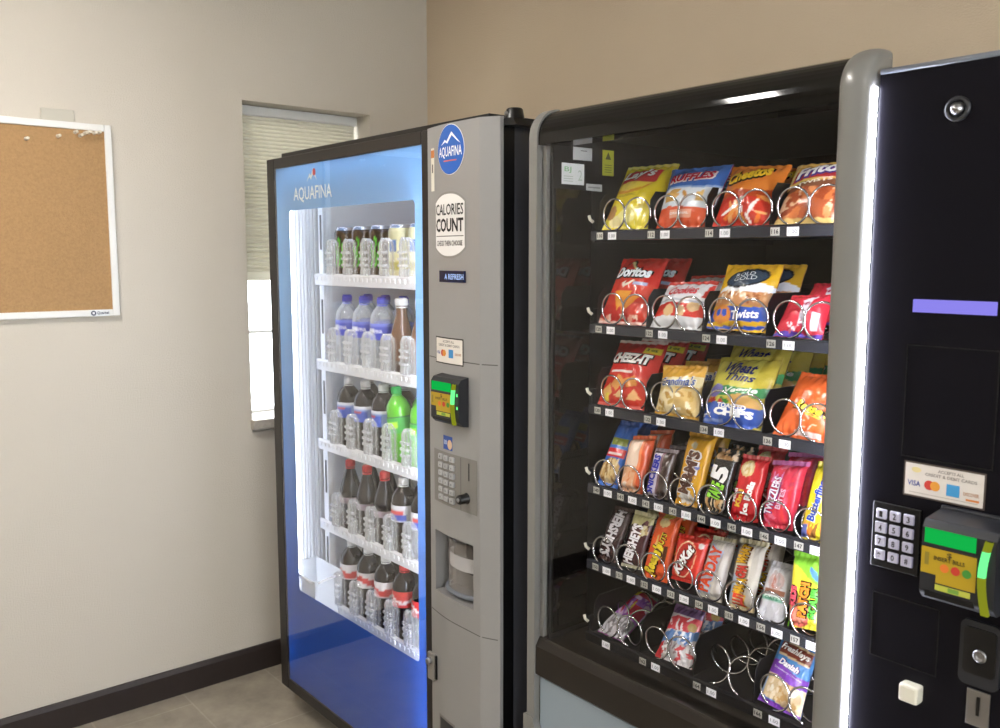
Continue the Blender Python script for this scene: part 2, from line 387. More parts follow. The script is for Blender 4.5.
# ceiling lights
for lb, x, y, e in CEIL_LIGHTS:
    t = thing('ceiling_light', lb, 'ceiling light', (x, y, 2.70), 'ceiling light panels')
    f = MB(); f.box(x-.12, y-.42, 2.70, x-.10, y+.42, 2.75).box(x+.10, y-.42, 2.70, x+.12, y+.42, 2.75).box(x-.10, y-.42, 2.70, x+.10, y-.40, 2.75).box(x-.10, y+.40, 2.70, x+.10, y+.42, 2.75)
    f.build('frame', M['white_paint'], t); MB().box(x-.10, y-.40, 2.712, x+.10, y+.40, 2.72).build('diffuser', emit('ceiling diffuser', CEIL_COL, e), t)

# ================================================================== DRINK MACHINE
BX0, BX1, BY = .324, 1.493, -.853
DM = thing('drink_vending_machine', 'drink vending machine with a lit glass front full of bottles', 'vending machine', (.908, -.45, 0))
cab = MB()
cab.box(.336, -.795, .06, .352, -.03, 1.83).box(1.474, -.814, .06, 1.490, -.03, 1.822).box(.352, -.795, 1.81, 1.474, -.03, 1.83).box(.352, -.045, .06, 1.474, -.03, 1.81).box(.352, -.795, .06, 1.474, -.045, .085)
cab.box(1.215, -.795, .085, 1.235, -.045, 1.81)
cab.build('cabinet', M['char'], DM, bevel=.003)
for x in (.40, 1.43):
    for y in (-.74, -.10): MB().lathe([(0, 0), (.022, 0), (.022, .012), (.010, .016), (.010, .06), (0, .06)], x, y, 0, 12).build('levelling_foot', M['steel'], DM)
MB().box(.345, -.80, .035, 1.48, -.785, .084).build('kick_plate', M['black'], DM)
MB().box(.372, -.825, 1.832, 1.415, -.30, 1.850).build('top_cover', M['black'], DM, bevel=.003)
# hinge on the top right corner
h = MB(); h.prism([(1.440, 1.814), (1.535, 1.810), (1.522, 1.826), (1.440, 1.832)], 'y', -.845, -.76)
h.lathe([(.024, 0), (.023, .004), (.019, .026), (.016, .029), (0, .029)], 1.476, -.80, 1.826, 16); h.build('hinge', M['black'], DM)
MB().lathe([(0, 0), (.006, 0), (.006, .003), (0, .003)], 1.472, -.822, 1.842, 10, axis='y').build('hinge_pin', M['steel'], DM)
# white interior
ln = MB(); X0, X1, Z0, Z1, YB = .362, 1.213, .112, 1.806, -.12
ln.box(X0-.008, -.842, Z0, X0, YB, Z1).box(X1, -.842, Z0, X1+.001, YB, Z1).box(X0, -.842, Z1-.004, X1, YB, Z1).box(X0, -.842, Z0-.004, X1, YB, Z0).box(X0-.008, YB, Z0, X1, YB+.008, Z1)
ln.build('white_interior', M['white_in'], DM)
# door frame
f = MB(); gx0, gx1, gz0, gz1 = .376, 1.186, .122, 1.800
for b in ((BX0, .086, gx0, 1.832), (gx1, .086, 1.222, 1.832), (gx0, .086, gx1, gz0), (gx0, gz1, gx1, 1.832)): f.box(b[0], BY, b[1], b[2], -.800, b[3])
f.build('door_frame', M['frame_dark'], DM, bevel=.003)
# backlit printed film: banner, lower field and the edges round the clear window
wx0, wx1, wz0, wz1 = .462, 1.146, .455, 1.668
art = MB(); inner = rrect(wx0, wz0, wx1, wz1, .014, 6); ni = len(inner)
def outer_pt(p):
    cx, cz = (wx0+wx1)/2, (wz0+wz1)/2; dx, dz = p[0]-cx, p[1]-cz
    k = min(((gx1 if dx > 0 else gx0)-cx)/dx if dx else 9e9, ((gz1 if dz > 0 else gz0)-cz)/dz if dz else 9e9); return (cx+dx*k, cz+dz*k)
LB, DB = np.array(lin('#7cacdc')), np.array(lin('#1450b4')); TB = np.array(lin('#5f9ad6'))
def filmcol(x, z):
    if z >= wz1-.02: t = min(1, max(0, (z-wz1)/.12)); return tuple(LB*(1-t)+TB*t)
    t = min(1, max(0, (z-.46)/.9)); return tuple(DB*(1-t)+LB*t)
yF = -.8465
def film_quad(x0, z0, x1, z1, nx, nz):
    P = np.array([[(x0+(x1-x0)*j/nx, yF, z0+(z1-z0)*i/nz) for j in range(nx+1)] for i in range(nz+1)])
    art.grid(P, 0, np.array([[filmcol(p[0], p[2]) for p in r] for r in P]), smooth=False)
film_quad(gx0, wz1, gx1, gz1, 4, 6); film_quad(gx0, gz0, gx1, wz0, 4, 4); film_quad(gx0, wz0, wx0, wz1, 2, 14); film_quad(wx1, wz0, gx1, wz1, 2, 14)
for (cx, cz, a0) in ((wx1, wz1, 0), (wx0, wz1, 90), (wx0, wz0, 180), (wx1, wz0, 270)):
    r = .012; ox, oz = cx-r*(1 if a0 in (0, 270) else -1), cz-r*(1 if a0 in (0, 90) else -1)
    arc = [(ox+r*math.cos(math.radians(a0+15*i)), yF, oz+r*math.sin(math.radians(a0+15*i))) for i in range(7)]
    vs = [(cx, yF, cz)]+arc; fs = [(0, i+1, i+2) for i in range(6)]
    art.add(vs, fs, 0, [filmcol(p[0], p[2]) for p in vs])
sF = lambda a, b, o: (a, yF-o, b)
text_on(art, sF, 'AQUAFINA', (.612, 1.712), .235, .046, '#fbfdf4', bold=.008, off=.001)
poly(art, sF, [(.580, 1.748), (.600, 1.772), (.607, 1.764), (.622, 1.785), (.645, 1.748), (.622, 1.770), (.607, 1.752), (.598, 1.761)], '#e6ecdc', .001)
disc(art, sF, (.628, 1.774), .009, .011, '#d23a34', .0014)
art.build('printed_film', M['art'], DM)
MB().box(gx0, -.8520, gz0, gx1, -.8490, gz1).build('door_glass', M['pane2'], DM)
for x in (.385, 1.195):
    t = MB(); t.tube([(x, -.812, .16), (x, -.812, 1.77)], .011, 12); t.build('light_tube', M['tube'] if x > 1 else M['tube2'], DM)
t = MB(); t.tube([(.42, -.815, 1.780), (1.16, -.815, 1.780)], .008, 12); t.build('light_tube', M['fill_tube'], DM)  # hidden tube behind the banner, added to brighten the interior
# ribbed side panel, post with slots, cup
rb = MB()
for k in range(6): rb.box(.362, -.790+.012*k, .50, .368+.002*(k % 2), -.781+.012*k, 1.79)
rb.box(.362, -.716, .20, .372, -.708, 1.79); rb.build('ribbed_panel', M['white_pl'], DM)
po = MB(); po.box(.412, -.722, .20, .440, -.700, 1.76); PO = po.build('side_post', M['white_pl'], DM)
for z in (.44, .70, .965, 1.23, 1.50): MB().box(.424, -.7235, z+.05, .433, -.7215, z+.16).build('post_slot', M['dark_pl'], PO)
cu = MB(); cx0, cx1 = .372, .545
cu.box(cx0, -.835, .30, cx1, -.832, .50).box(cx0, -.835, .30, cx0+.003, -.735, .52).box(cx1-.003, -.835, .30, cx1, -.735, .50).box(cx0, -.738, .30, cx1, -.735, .52).box(cx0, -.835, .297, cx1, -.735, .30)
cu.build('delivery_cup', M['cup'], DM)
MB().tube([(cx0, -.836, .50), (cx1-.02, -.836, .495), (cx1, -.82, .495), (cx1, -.735, .51)], .004, 8).build('cup_rim', M['white_pl'], DM)
# five trays with clear bottle guards
TZ = [1.462, 1.190, .929, .661, .399]; COLX = [.545, .648, .751, .854, .957]
def guard(x, z):
    n, m = 26, 10; rows = []
    for i in range(m+1):
        t = i/m; zz = z+.010+.108*t
        hw = .037*(1 if t < .75 else math.sqrt(max(0.02, 1-((t-.75)/.25)**2)))
        row = []
        for j in range(n+1):
            a = -1+2*j/n; row.append((x+hw*a, -.742-.020*(1-a*a)-.0028*math.cos(a*20)-.0012*math.sin(t*24), zz))
        rows.append(row)
    g = MB().grid(np.array(rows)); 
    back = [[(p[0], p[1]+.003, p[2]) for p in r] for r in rows]; g.grid(np.array(back), flip=True)
    for q in (-.5, 0, .5):
        for t in (.25, .42, .59): g.box(x+q*.03-.005, -.764, z+.01+.108*t, x+q*.03+.005, -.758, z+.01+.108*t+.007)
    return g
for z in TZ:
    t = MB(); t.box(.442, -.735, z-.024, 1.205, -.16, z-.016); 
    t.prism([(-.735, z-.026), (-.752, z-.024), (-.756, z+.006), (-.750, z+.013), (-.742, z+.008), (-.735, z-.008)], 'x', .442, 1.205)
    for k in range(6): t.box(.4935+.103*k, -.735, z-.016, .4965+.103*k, -.18, z+.030)
    for k in range(30): t.box(.452+.025*k, -.7575, z-.010, .464+.025*k, -.7545, z+.003)
    tr = t.build('tray', M['white_pl'], DM, bevel=.0015)
    for x in COLX: guard(x, z).build('bottle_guard', M['guard'], tr)

# silver column right of the glass
def ycol(x):
    if x <= 1.446: b = .006+.018*math.sin(math.pi/2*min(1, max(0, (x-1.222)/.13)))
    else: b = .024-.022*((x-1.446)/.047)**1.12
    return BY-b
sC = lambda a, b, o: (a, ycol(a)-o, b)
HX0, HX1, HZ0, HZ1 = 1.250, 1.420, .693, .850
xs = sorted(set([round(1.222+.224*i/34, 5) for i in range(35)]+[round(1.446+.047*math.sin(math.pi/2*i/14), 5) for i in range(1, 15)]+[HX0, HX1]))
colm = MB()
for (a, b, hole) in ((.086, HZ0, 0), (HZ0, HZ1, 1), (HZ1, 1.832, 0)):
    for i in range(len(xs)-1):
        if hole and HX0-1e-6 <= xs[i] and xs[i+1] <= HX1+1e-6: continue
        colm.add([(xs[i], ycol(xs[i]), a), (xs[i+1], ycol(xs[i+1]), a), (xs[i+1], ycol(xs[i+1]), b), (xs[i], ycol(xs[i]), b)], [(0, 1, 2, 3)], smooth=True)
out = [(x, ycol(x)) for x in xs]
for z, fl in ((.086, 0), (1.832, 1)):
    pts = [(x, y, z) for x, y in out]+[(1.493, -.846, z), (1.222, -.846, z)]; k = tuple(range(len(pts)))
    colm.add(pts, [k if fl else k[::-1]])
colm.box(1.222, -.845, .086, 1.224, -.80, 1.832); colm.add([(1.493, ycol(1.493), .086), (1.493, -.845, .086), (1.493, -.845, 1.832), (1.493, ycol(1.493), 1.832)], [(0, 1, 2, 3)])
CO = colm.build('front_column', M['silver'], DM)
MB().box(1.462, -.846, .086, 1.4935, -.815, 1.826).build('door_gasket', M['black'], DM)
for z in (1.283, .636):
    sm = MB(); patch(sm, sC, 1.224, z-.0012, 1.488, z+.0012, None, .0004, n=24, m=1); sm.build('seam', M['groove'], CO)
# round badge
bd = MB(); bc = (1.338, 1.772)
disc(bd, sC, bc, .0555, .0575, '#f0f2f4', .0008, k=48, rings=6); disc(bd, sC, bc, .054, .056, '#1f5cb4', .0014, k=48, rings=6)
poly(bd, sC, [(1.300, 1.783), (1.318, 1.796), (1.324, 1.791), (1.345, 1.812), (1.380, 1.783), (1.368, 1.789), (1.346, 1.804), (1.328, 1.786), (1.319, 1.790)], '#eef2f8', .002)
text_on(bd, sC, 'AQUAFINA', (1.338, 1.766), .094, .027, '#f4f6fa', bold=.012, off=.0022)
patch(bd, sC, 1.312, 1.7455, 1.364, 1.7485, '#d06a60', .002); bd.build('round_badge', M['card'], CO)
b = MB(); patch(b, sC, 1.244, 1.672+.01, 1.262, 1.783, '#e0dccf', .0008); patch(b, sC, 1.244, 1.760, 1.262, 1.778, '#c77a3a', .0012); text_on(b, sC, 'I', (1.253, 1.735), .006, .02, '#555', off=.0014); b.build('narrow_sticker', M['card'], CO)
# calories sign
sg = MB(); x0, x1 = 1.266, 1.398
def signpts(x0, x1, z0, z1, r, n=14):
    top = [(x0+(x1-x0)*i/n, z1-r*(abs(2*i/n-1)**2.4)) for i in range(n+1)]; return top[::-1]+[(x, z0+(z1-z)) for x, z in top]
def polyfan(mb, pts, col, off):
    cx = sum(p[0] for p in pts)/len(pts); cz = sum(p[1] for p in pts)/len(pts)
    vs = [sC(cx, cz, off)]; n = len(pts); R = 6
    for q in range(1, R+1): vs += [sC(cx+(p[0]-cx)*q/R, cz+(p[1]-cz)*q/R, off) for p in pts]
    fs = [(0, 1+j, 1+(j+1) % n) for j in range(n)]
    for q in range(R-1): fs += [(1+q*n+j, 1+(q+1)*n+j, 1+(q+1)*n+(j+1) % n, 1+q*n+(j+1) % n) for j in range(n)]
    mb.add(vs, fs, 0, col)
polyfan(sg, signpts(x0, x1, 1.523, 1.677, .022), '#8f8d8a', .001); polyfan(sg, signpts(x0+.004, x1-.004, 1.528, 1.672, .020), '#e4e2e0', .0018)
text_on(sg, sC, 'CALORIES', (1.332, 1.636), .116, .026, '#1c1c1e', bold=.012, off=.0026)
text_on(sg, sC, 'COUNT', (1.332, 1.600), .116, .032, '#1c1c1e', bold=.03, off=.0026)
patch(sg, sC, 1.274, 1.5735, 1.390, 1.5755, '#6f6d6a', .0024)
text_on(sg, sC, 'CHECK THEN CHOOSE', (1.332, 1.558), .108, .012, '#333', bold=.01, off=.0026); sg.build('calorie_sign', M['card'], CO)
# small display
d = MB(); patch(d, sC, 1.287, 1.467, 1.398, 1.494, None, .002, n=8); text_on(d, sC, 'A REFRESH', (1.352, 1.480), .076, .013, None, bold=.02, off=.003, mat=1)
d.build('text_display', [M['lcd_dark'], M['blue_lcd']], CO)
# card sticker
k = MB(); patch(k, sC, 1.264, 1.272, 1.386, 1.336, '#2a2622', .0008); patch(k, sC, 1.267, 1.275, 1.383, 1.333, '#e0dad2', .0012)
text_on(k, sC, 'ACCEPTS ALL', (1.326, 1.326), .050, .006, '#7a7570', off=.0016); text_on(k, sC, 'CREDIT & DEBIT CARDS', (1.326, 1.317), .092, .006, '#7a7570', off=.0016)
text_on(k, sC, 'VISA', (1.280, 1.298), .017, .008, '#3a4a9a', off=.0016); disc(k, sC, (1.300, 1.298), .008, .008, '#cc4a3c', .0016); disc(k, sC, (1.308, 1.298), .008, .008, '#e0963c', .0018)
patch(k, sC, 1.328, 1.288, 1.347, 1.308, '#3f8cc8', .0016); text_on(k, sC, 'DISCOVER', (1.366, 1.298), .024, .006, '#a86a3a', off=.0016); k.build('card_sticker', M['card'], CO)
# bill acceptor
def validator(parent, x0, x1, z0, z1, yb, yf, barx, nm):
    W_ = x1-x0; H = z1-z0
    b = MB(); b.prism([(yb, z0-.004), (yf+.012, z0), (yf, z0+.012), (yf, z1-.010), (yf+.008, z1), (yb, z1+.006)], 'x', x0, x1); b.box(x0-.002, yb-.004, z0-.010, x1+.002, yb+.012, z1+.010)
    body = b.build(nm, M['dark_pl'], parent, bevel=.003)
    s = lambda a, c, o: (a, yf-o, c); px1 = x0+W_*.74
    g = MB(); patch(g, s, x0+.004, z1-.031, px1, z1-.010, None, .001, n=1, m=1); g.build('green_display', M['green'], body)
    y_ = MB(); poly(y_, s, [(x0+.001, z1-.037), (px1+.002, z1-.037), (px1+.002, z0+.030), (x0+.022, z0+.030), (x0+.022, z0+.041), (x0+.001, z0+.041)][::-1], '#b3951a', .001)
    text_on(y_, s, 'INSERT BILLS', (x0+W_*.40, z1-.050), W_*.42, .006, '#3a3010', off=.0018); text_on(y_, s, '$', (x0+W_*.40, z1-.043), .007, .008, '#3a3010', off=.0018)
    for q, cl in enumerate(('#d8742c', '#c03a2c', '#3f8a34')): disc(y_, s, (x0+W_*(.34+.15*q), z1-.062), .006, .006, cl, .0018)
    patch(y_, s, x0+.006, z1-.062, x0+.012, z1-.044, '#8a7a2c', .0018); y_.build('yellow_plate', M['card'], body)
    e = MB(); patch(e, s, x0+W_*.22, z0+.020, x0+W_*.70, z0+.028, '#b9bd4a', .001); patch(e, s, x0+W_*.40, z0+.021, x0+W_*.55, z0+.027, '#6f9a3c', .0014); e.build('guide_strip', M['card'], body)
    sl_ = MB(); sl_.box(x0+.008, yf-.001, z0+.008, px1, yf+.004, z0+.016); sl_.build('bill_slot', M['black'], body)
    bar = MB(); n = 14
    for i in range(n):
        t0, t1 = i/n, (i+1)/n; xx = lambda t: barx-.007*math.sin(math.pi*t)
        bar.add([(xx(t0), yf-.006, z0+.004+(H-.014)*t0), (xx(t0)+.009, yf-.006, z0+.004+(H-.014)*t0), (xx(t1)+.009, yf-.006, z0+.004+(H-.014)*t1), (xx(t1), yf-.006, z0+.004+(H-.014)*t1),
                 (xx(t0), yf+.001, z0+.004+(H-.014)*t0), (xx(t1), yf+.001, z0+.004+(H-.014)*t1), (xx(t0)+.009, yf+.001, z0+.004+(H-.014)*t0), (xx(t1)+.009, yf+.001, z0+.004+(H-.014)*t1)],
                [(0, 1, 2, 3), (4, 0, 3, 5), (1, 6, 7, 2)], 1 if .45 < t0 < .85 else 0)
    bar.build('light_bar', [M['yelgreen'], M['greendim']], body)
    return body
bv = validator(CO, 1.294, 1.404, 1.134, 1.244, -.868, -.906, 1.386, 'bill_acceptor')
for z in (1.205, 1.175): MB().box(1.3965, -.9075, z, 1.4005, -.9055, z+.007).build('status_light', M['greendim'], bv)
b = MB(); patch(b, sC, 1.300, 1.064, 1.341, 1.098, '#23489a', .001); disc(b, sC, (1.330, 1.078), .010, .012, '#d8b898', .0016); text_on(b, sC, '10', (1.311, 1.082), .012, .012, '#c8d4f0', off=.0016); b.build('blue_sticker', M['card'], CO)
# keypad
kp = MB(); patch(kp, sC, 1.250, .926, 1.437, 1.057, None, .0012, n=14); patch(kp, sC, 1.374, .928, 1.376, 1.055, None, .002, mat=1, n=1)
KP = kp.build('keypad_plate', [M['silver2'], M['groove']], CO)
KL = ['1', '2', '3', '4', '5', '6', '7', '8', '9', 'A', '0', 'B', 'C', 'D', 'E', 'F', '*', '#']
for r in range(6):
    for c in range(3):
        x = 1.291+.0255*c; z = 1.0435-.0202*r; q = MB(); y = ycol(x)
        q.box(x-.0085, y-.0065, z-.0065, x+.0085, y-.001, z+.0065); text_on(q, lambda a, b, o: (a, y-.0065-o, b), KL[r*3+c], (x, z), .003, .005, None, off=.0004, mat=1)
        q.build('key', [M['key_steel'], M['dark_pl']], KP, bevel=.0015)
q = MB(); patch(q, sC, 1.4045, 1.004, 1.4085, 1.046, None, .002, n=1); q.build('coin_slot', M['black'], KP)
q = MB(); q.lathe([(0, -.026), (.0095, -.026), (.0115, -.023), (.0115, -.004), (.014, -.002), (.014, 0), (0, 0)], 1.396, ycol(1.396), .960, 18, axis='y'); q.build('return_knob', M['black'], KP)
q = MB(); q.lathe([(0, -.0275), (.005, -.0275), (.005, -.026)], 1.396, ycol(1.396), .960, 14, axis='y'); q.build('knob_cap', M['steel'], KP)
# pickup bin
bn = MB(); yb0 = -.800
bn.add([(HX0, ycol(HX0), HZ0), (HX0, yb0, HZ0), (HX0, yb0, HZ1), (HX0, ycol(HX0), HZ1)], [(0, 1, 2, 3)]); bn.add([(HX1, ycol(HX1), HZ0), (HX1, yb0, HZ0), (HX1, yb0, HZ1), (HX1, ycol(HX1), HZ1)], [(3, 2, 1, 0)])
for z in (HZ0, HZ1):
    pp = [x for x in xs if HX0-1e-6 <= x <= HX1+1e-6]; pts = [(x, ycol(x), z) for x in pp]+[(HX1, yb0, z), (HX0, yb0, z)]; bn.add(pts, [tuple(range(len(pts)))])
bn.box(HX0, yb0, HZ0, HX1, yb0+.004, HZ1); BN = bn.build('pickup_bin', M['silver'], CO)
dk = MB(); dk.box(1.300, -.806, .735, HX1-.001, -.801, HZ1-.012); dk.build('bin_opening', M['dark_pl'], BN)
n = 20; rows = []
for z in (.706, .712, .835): rows.append([(1.338+.074*math.cos(math.pi+math.pi*j/n), -.822-.040*math.sin(math.pi*j/n), z) for j in range(n+1)])
MB().grid(np.array(rows)).build('bin_door', M['smoke'], BN)
wl = MB(); wl.grid(np.array([[(1.338+.072*math.cos(math.pi+math.pi*j/n), -.820-.038*math.sin(math.pi*j/n), z) for j in range(n+1)] for z in (.765, .800)])); wl.build('bin_label', M['white_pl'], BN)
MB().tube([(1.338+.076*math.cos(math.pi+math.pi*j/n), -.823-.042*math.sin(math.pi*j/n), .706) for j in range(n+1)], .006, 8).build('bin_rim', M['grey_pl'], BN)
# lock handle, low coin return
lk = MB(); lk.box(1.218, -.872, .447, 1.250, ycol(1.232), .520); LK = lk.build('lock_handle', M['silver2'], CO, bevel=.004)
q = MB(); q.lathe([(0, -.010), (.008, -.010), (.009, -.007), (.009, 0)], 1.233, -.872, .500, 14, axis='y'); q.build('lock_cylinder', M['steel'], LK)
q = MB(); q.box(1.2505, -.871, .455, 1.256, ycol(1.253)-.001, .518); q.build('latch_edge', M['black'], LK)
q = MB(); patch(q, sC, 1.268, .300, 1.345, .372, None, .001); patch(q, sC, 1.274, .300, 1.339, .366, None, .0016, mat=1); q.build('coin_return', [M['silver2'], M['dark_pl']], CO)

# ------------------------------------------------------------------ drinks on the trays
def cyl(r, c): return lambda a, b, o: ((r+o)*math.cos(a), (r+o)*math.sin(a), b)
PROF = {
 'soda': [(0, 0), (.026, 0), (.031, .006), (.0345, .018), (.0345, .062), (.0337, .070), (.0340, .142), (.0344, .150), (.0320, .163), (.0255, .175), (.0180, .184), (.0128, .190), (.0125, .197), (0, .197)],
 'contour': [(0, 0), (.024, 0), (.030, .006), (.032, .020), (.031, .045), (.0265, .065), (.031, .085), (.0335, .105), (.0315, .125), (.026, .148), (.0185, .170), (.0130, .186), (.0122, .197), (0, .197)],
 'coffee': [(0, 0), (.028, 0), (.031, .005), (.031, .105), (.029, .122), (.021, .150), (.016, .172), (.0150, .190), (.0150, .197), (0, .197)],
 'can': [(0, .003), (.022, 0), (.027, .004), (.0325, .016), (.0325, .140), (.027, .152), (.0265, .156), (.024, .154), (0, .153)]}
def lab_art(kind):
    def f(u, z):   # u 0..1 round the bottle (front at .25), z 0..1
        c = {'diet': '#8fa6dc', 'water': '#3848c0', 'pep': '#e2e4ea', 'rw': '#e2e0e0', 'red': '#c8302c', 'lime': '#2f9a3c', 'con': '#9a8a92', 'cof': '#5a4a44'}[kind]
        d = abs(((u-.5) % 1)-.25)*4 if kind else 0
        d = abs(((u*2) % 1)-.5)*2          # two fronts
        if kind == 'diet': c = '#e4e8f2' if z > .75 else ('#c84a50' if d < .3 and .5 < z < .66 else ('#3f5cc0' if d < .62 and z < .7 else '#8fa6dc'))
        if kind == 'water': c = '#e8ecf4' if (d < .3 and .45 < z < .7) else ('#6a78d8' if z > .8 else '#3442bc')
        if kind == 'pep': c = '#d24a44' if (d < .55 and .45 < z < .75) else ('#3a50b0' if (d < .75 and .1 < z <= .45) else '#e2e4ea')
        if kind == 'rw': c = '#d23a38' if .2+.2*math.sin(u*12.6) < z < .62+.14*math.sin(u*12.6) else '#e2dfe0'
        if kind == 'red': c = '#eee6e4' if abs(z-.5-.22*math.sin(u*12.6)) < .09 else '#cc2f2c'
        if kind == 'lime': c = '#b8e838' if (d < .4 and .3 < z < .75) else ('#1d5a30' if z > .88 else '#3fae44')
        return lin(c)
    return f
def label_band(o, r0, z0, z1, kind, txt=None, tcol='#fff', name='label'):
    k, m = 48, 8; f = lab_art(kind); mb = MB()
    P = np.array([[((r0+.0006)*math.cos(2*math.pi*j/k), (r0+.0006)*math.sin(2*math.pi*j/k), z0+(z1-z0)*i/m) for j in range(k+1)] for i in range(m+1)])
    mb.grid(P, 0, np.array([[f(j/k, i/m) for j in range(k+1)] for i in range(m+1)]))
    if txt:
        for a0 in (-math.pi*.36,):
            s = lambda a, b, off: ((r0+.001+off)*math.cos(a0+a/r0), (r0+.001+off)*math.sin(a0+a/r0), b)
            text_on(mb, s, txt, (0, z0+(z1-z0)*.5), r0*1.5, (z1-z0)*.28, tcol, bold=.02, off=.0006)
    mb.build(name, M['card'], o, org=(0, 0, 0))
def bottle(name, prof, body, capm, labels, cap_r=.0137):
    o = bpy.data.objects.new(name, None); C.objects.link(o); o['_o'] = (0, 0, 0)
    p = PROF[prof]; MB().lathe(p, k=32).build('bottle_body', body, o, org=(0, 0, 0))
    zc = .197; c = MB().lathe([(0, zc-.004), (cap_r, zc-.004), (cap_r, zc+.012), (cap_r-.002, zc+.016), (0, zc+.016)], k=20)
    for j in range(20):
        a = 2*math.pi*j/20; c.box((cap_r)*math.cos(a)-.0008, cap_r*math.sin(a)-.0008, zc-.003, cap_r*math.cos(a)+.0008, cap_r*math.sin(a)+.0008, zc+.012)
    c.lathe([(cap_r+.0005, zc-.010), (cap_r+.0005, zc-.006), (.012, zc-.006)], k=20); c.build('cap', capm, o, org=(0, 0, 0))
    for l in labels: label_band(o, *l)
    return o
def can(kind):
    o = bpy.data.objects.new('drink_can', None); C.objects.link(o); o['_o'] = (0, 0, 0)
    p = PROF['can']; k = 48; mb = MB(); rows = []; cols = []
    prof = [(.0325, .016+.124*i/24) for i in range(25)]+[(.0300, .147)]
    for r, h in prof:
        row, cr = [], []
        for j in range(k+1):
            a = 2*math.pi*j/k; row.append((r*math.cos(a), r*math.sin(a), h)); v = h/.156; d = ((j/k*3+.05) % 1)-.5
            if kind == 'dark':
                c = '#141416'
                for q in (-.16, 0, .16):
                    if abs(d-q-.05*math.sin(v*20+q*9)) < .045 and .30 < v < .80-abs(q)*.6: c = '#58d03a'
            else:
                c = '#e2dcae'
                if abs(d) < .2 and .55 < v < .75: c = '#3f6fae'
                if abs(d) < .3 and .25 < v < .4: c = '#b8b060'
            cr.append(lin(c))
        rows.append(row); cols.append(cr)
    mb.grid(np.array(rows), 0, np.array(cols)); mb.build('can_body', M['foil'], o, org=(0, 0, 0))
    MB().lathe([(.030, .147), (.0275, .152), (.0275, .156), (.025, .156), (.024, .153), (0, .153)], k=32).build('can_lid', M['alu'], o, org=(0, 0, 0))
    MB().lathe([(0, .003), (.022, 0), (.027, .004), (.0325, .016)], k=32).build('can_bottom', M['alu'], o, org=(0, 0, 0))
    MB().box(-.004, -.012, .1535, .004, .008, .1545).build('pull_tab', M['alu'], o, org=(0, 0, 0))
    return o
P_ = {}
P_['blackcan'] = can('dark'); P_['palecan'] = can('pale')
P_['water'] = bottle('water_bottle', 'soda', M['water'], M['cap_blue'], [(.0347, .098, .142, 'water', 'AQUAFINA', '#f2f4ff')])
P_['coffee'] = bottle('coffee_bottle', 'coffee', M['coffee'], M['cap_white'], [(.0312, .018, .050, 'cof')], .0165)
P_['diet'] = bottle('soda_bottle', 'soda', M['cola'], M['cap_white'], [(.0347, .098, .142, 'diet')])
P_['lime'] = bottle('soda_bottle', 'soda', M['lime'], M['cap_green'], [(.0347, .090, .134, 'lime')])
P_['contour'] = bottle('soda_bottle', 'contour', M['cola'], M['cap_red'], [(.0335, .088, .106, 'con')])
P_['pep'] = bottle('soda_bottle', 'soda', M['cola'], M['cap_white'], [(.0347, .098, .142, 'pep')])
P_['rw'] = bottle('soda_bottle', 'soda', M['cola'], M['cap_white'], [(.0347, .098, .142, 'rw')])
P_['red'] = bottle('soda_bottle', 'soda', M['cola'], M['cap_red'], [(.0347, .098, .142, 'red')])
LBL = {'blackcan': ('tall black can with green marks', 'can'), 'palecan': ('tall pale yellow can', 'can'), 'water': ('clear water bottle with blue cap and label', 'bottle'), 'coffee': ('brown coffee bottle with white cap', 'bottle'),
       'diet': ('dark soda bottle with silver blue label', 'bottle'), 'lime': ('lime green soda bottle with green cap', 'bottle'), 'contour': ('slim waisted cola bottle with red cap', 'bottle'),
       'pep': ('cola bottle with white cap and globe label', 'bottle'), 'rw': ('cola bottle with white cap and red white label', 'bottle'), 'red': ('cola bottle with red cap and red label', 'bottle')}
ROWS = [['blackcan']*3+['palecan']*2, ['water']*3+['coffee']*2, ['diet']*3+['lime']*2, ['contour']*3+['pep']*2, ['rw']*3+['red']*2]
TRN = ['top', 'second', 'third', 'fourth', 'bottom']; ORD = {3: ['leftmost', 'middle', 'rightmost'], 2: ['left', 'right']}
used = set()
for r, row in enumerate(ROWS):
    for c, kd in enumerate(row):
        n = row.count(kd); i = c-row.index(kd)
        for dep in (0, 1):
            if kd in used: o = copy_tree(P_[kd])
            else: o = P_[kd]; used.add(kd)
            o.location = (COLX[c], -.698+.076*dep, TZ[r]-.0155); o.rotation_euler = (0, 0, random.uniform(-.25, .25)+(.9 if kd in ('rw', 'pep') and i == 1 else 0))
            if kd == 'lime' and i == 0 and dep == 0: o.rotation_euler = (0.0, math.radians(-9), .2); o.location.x += .012; o.location.z += .004
            o.scale = (1.07, 1.07, 1.10)
            nm, ct = LBL[kd]; who = ORD[n][i]
            tag(o, '%s, %s, %s shelf%s' % (nm, who, TRN[r], '' if dep == 0 else ' behind'), ct, '%s on the %s shelf of the drink machine' % ('cans' if ct == 'can' else 'bottles', TRN[r]))

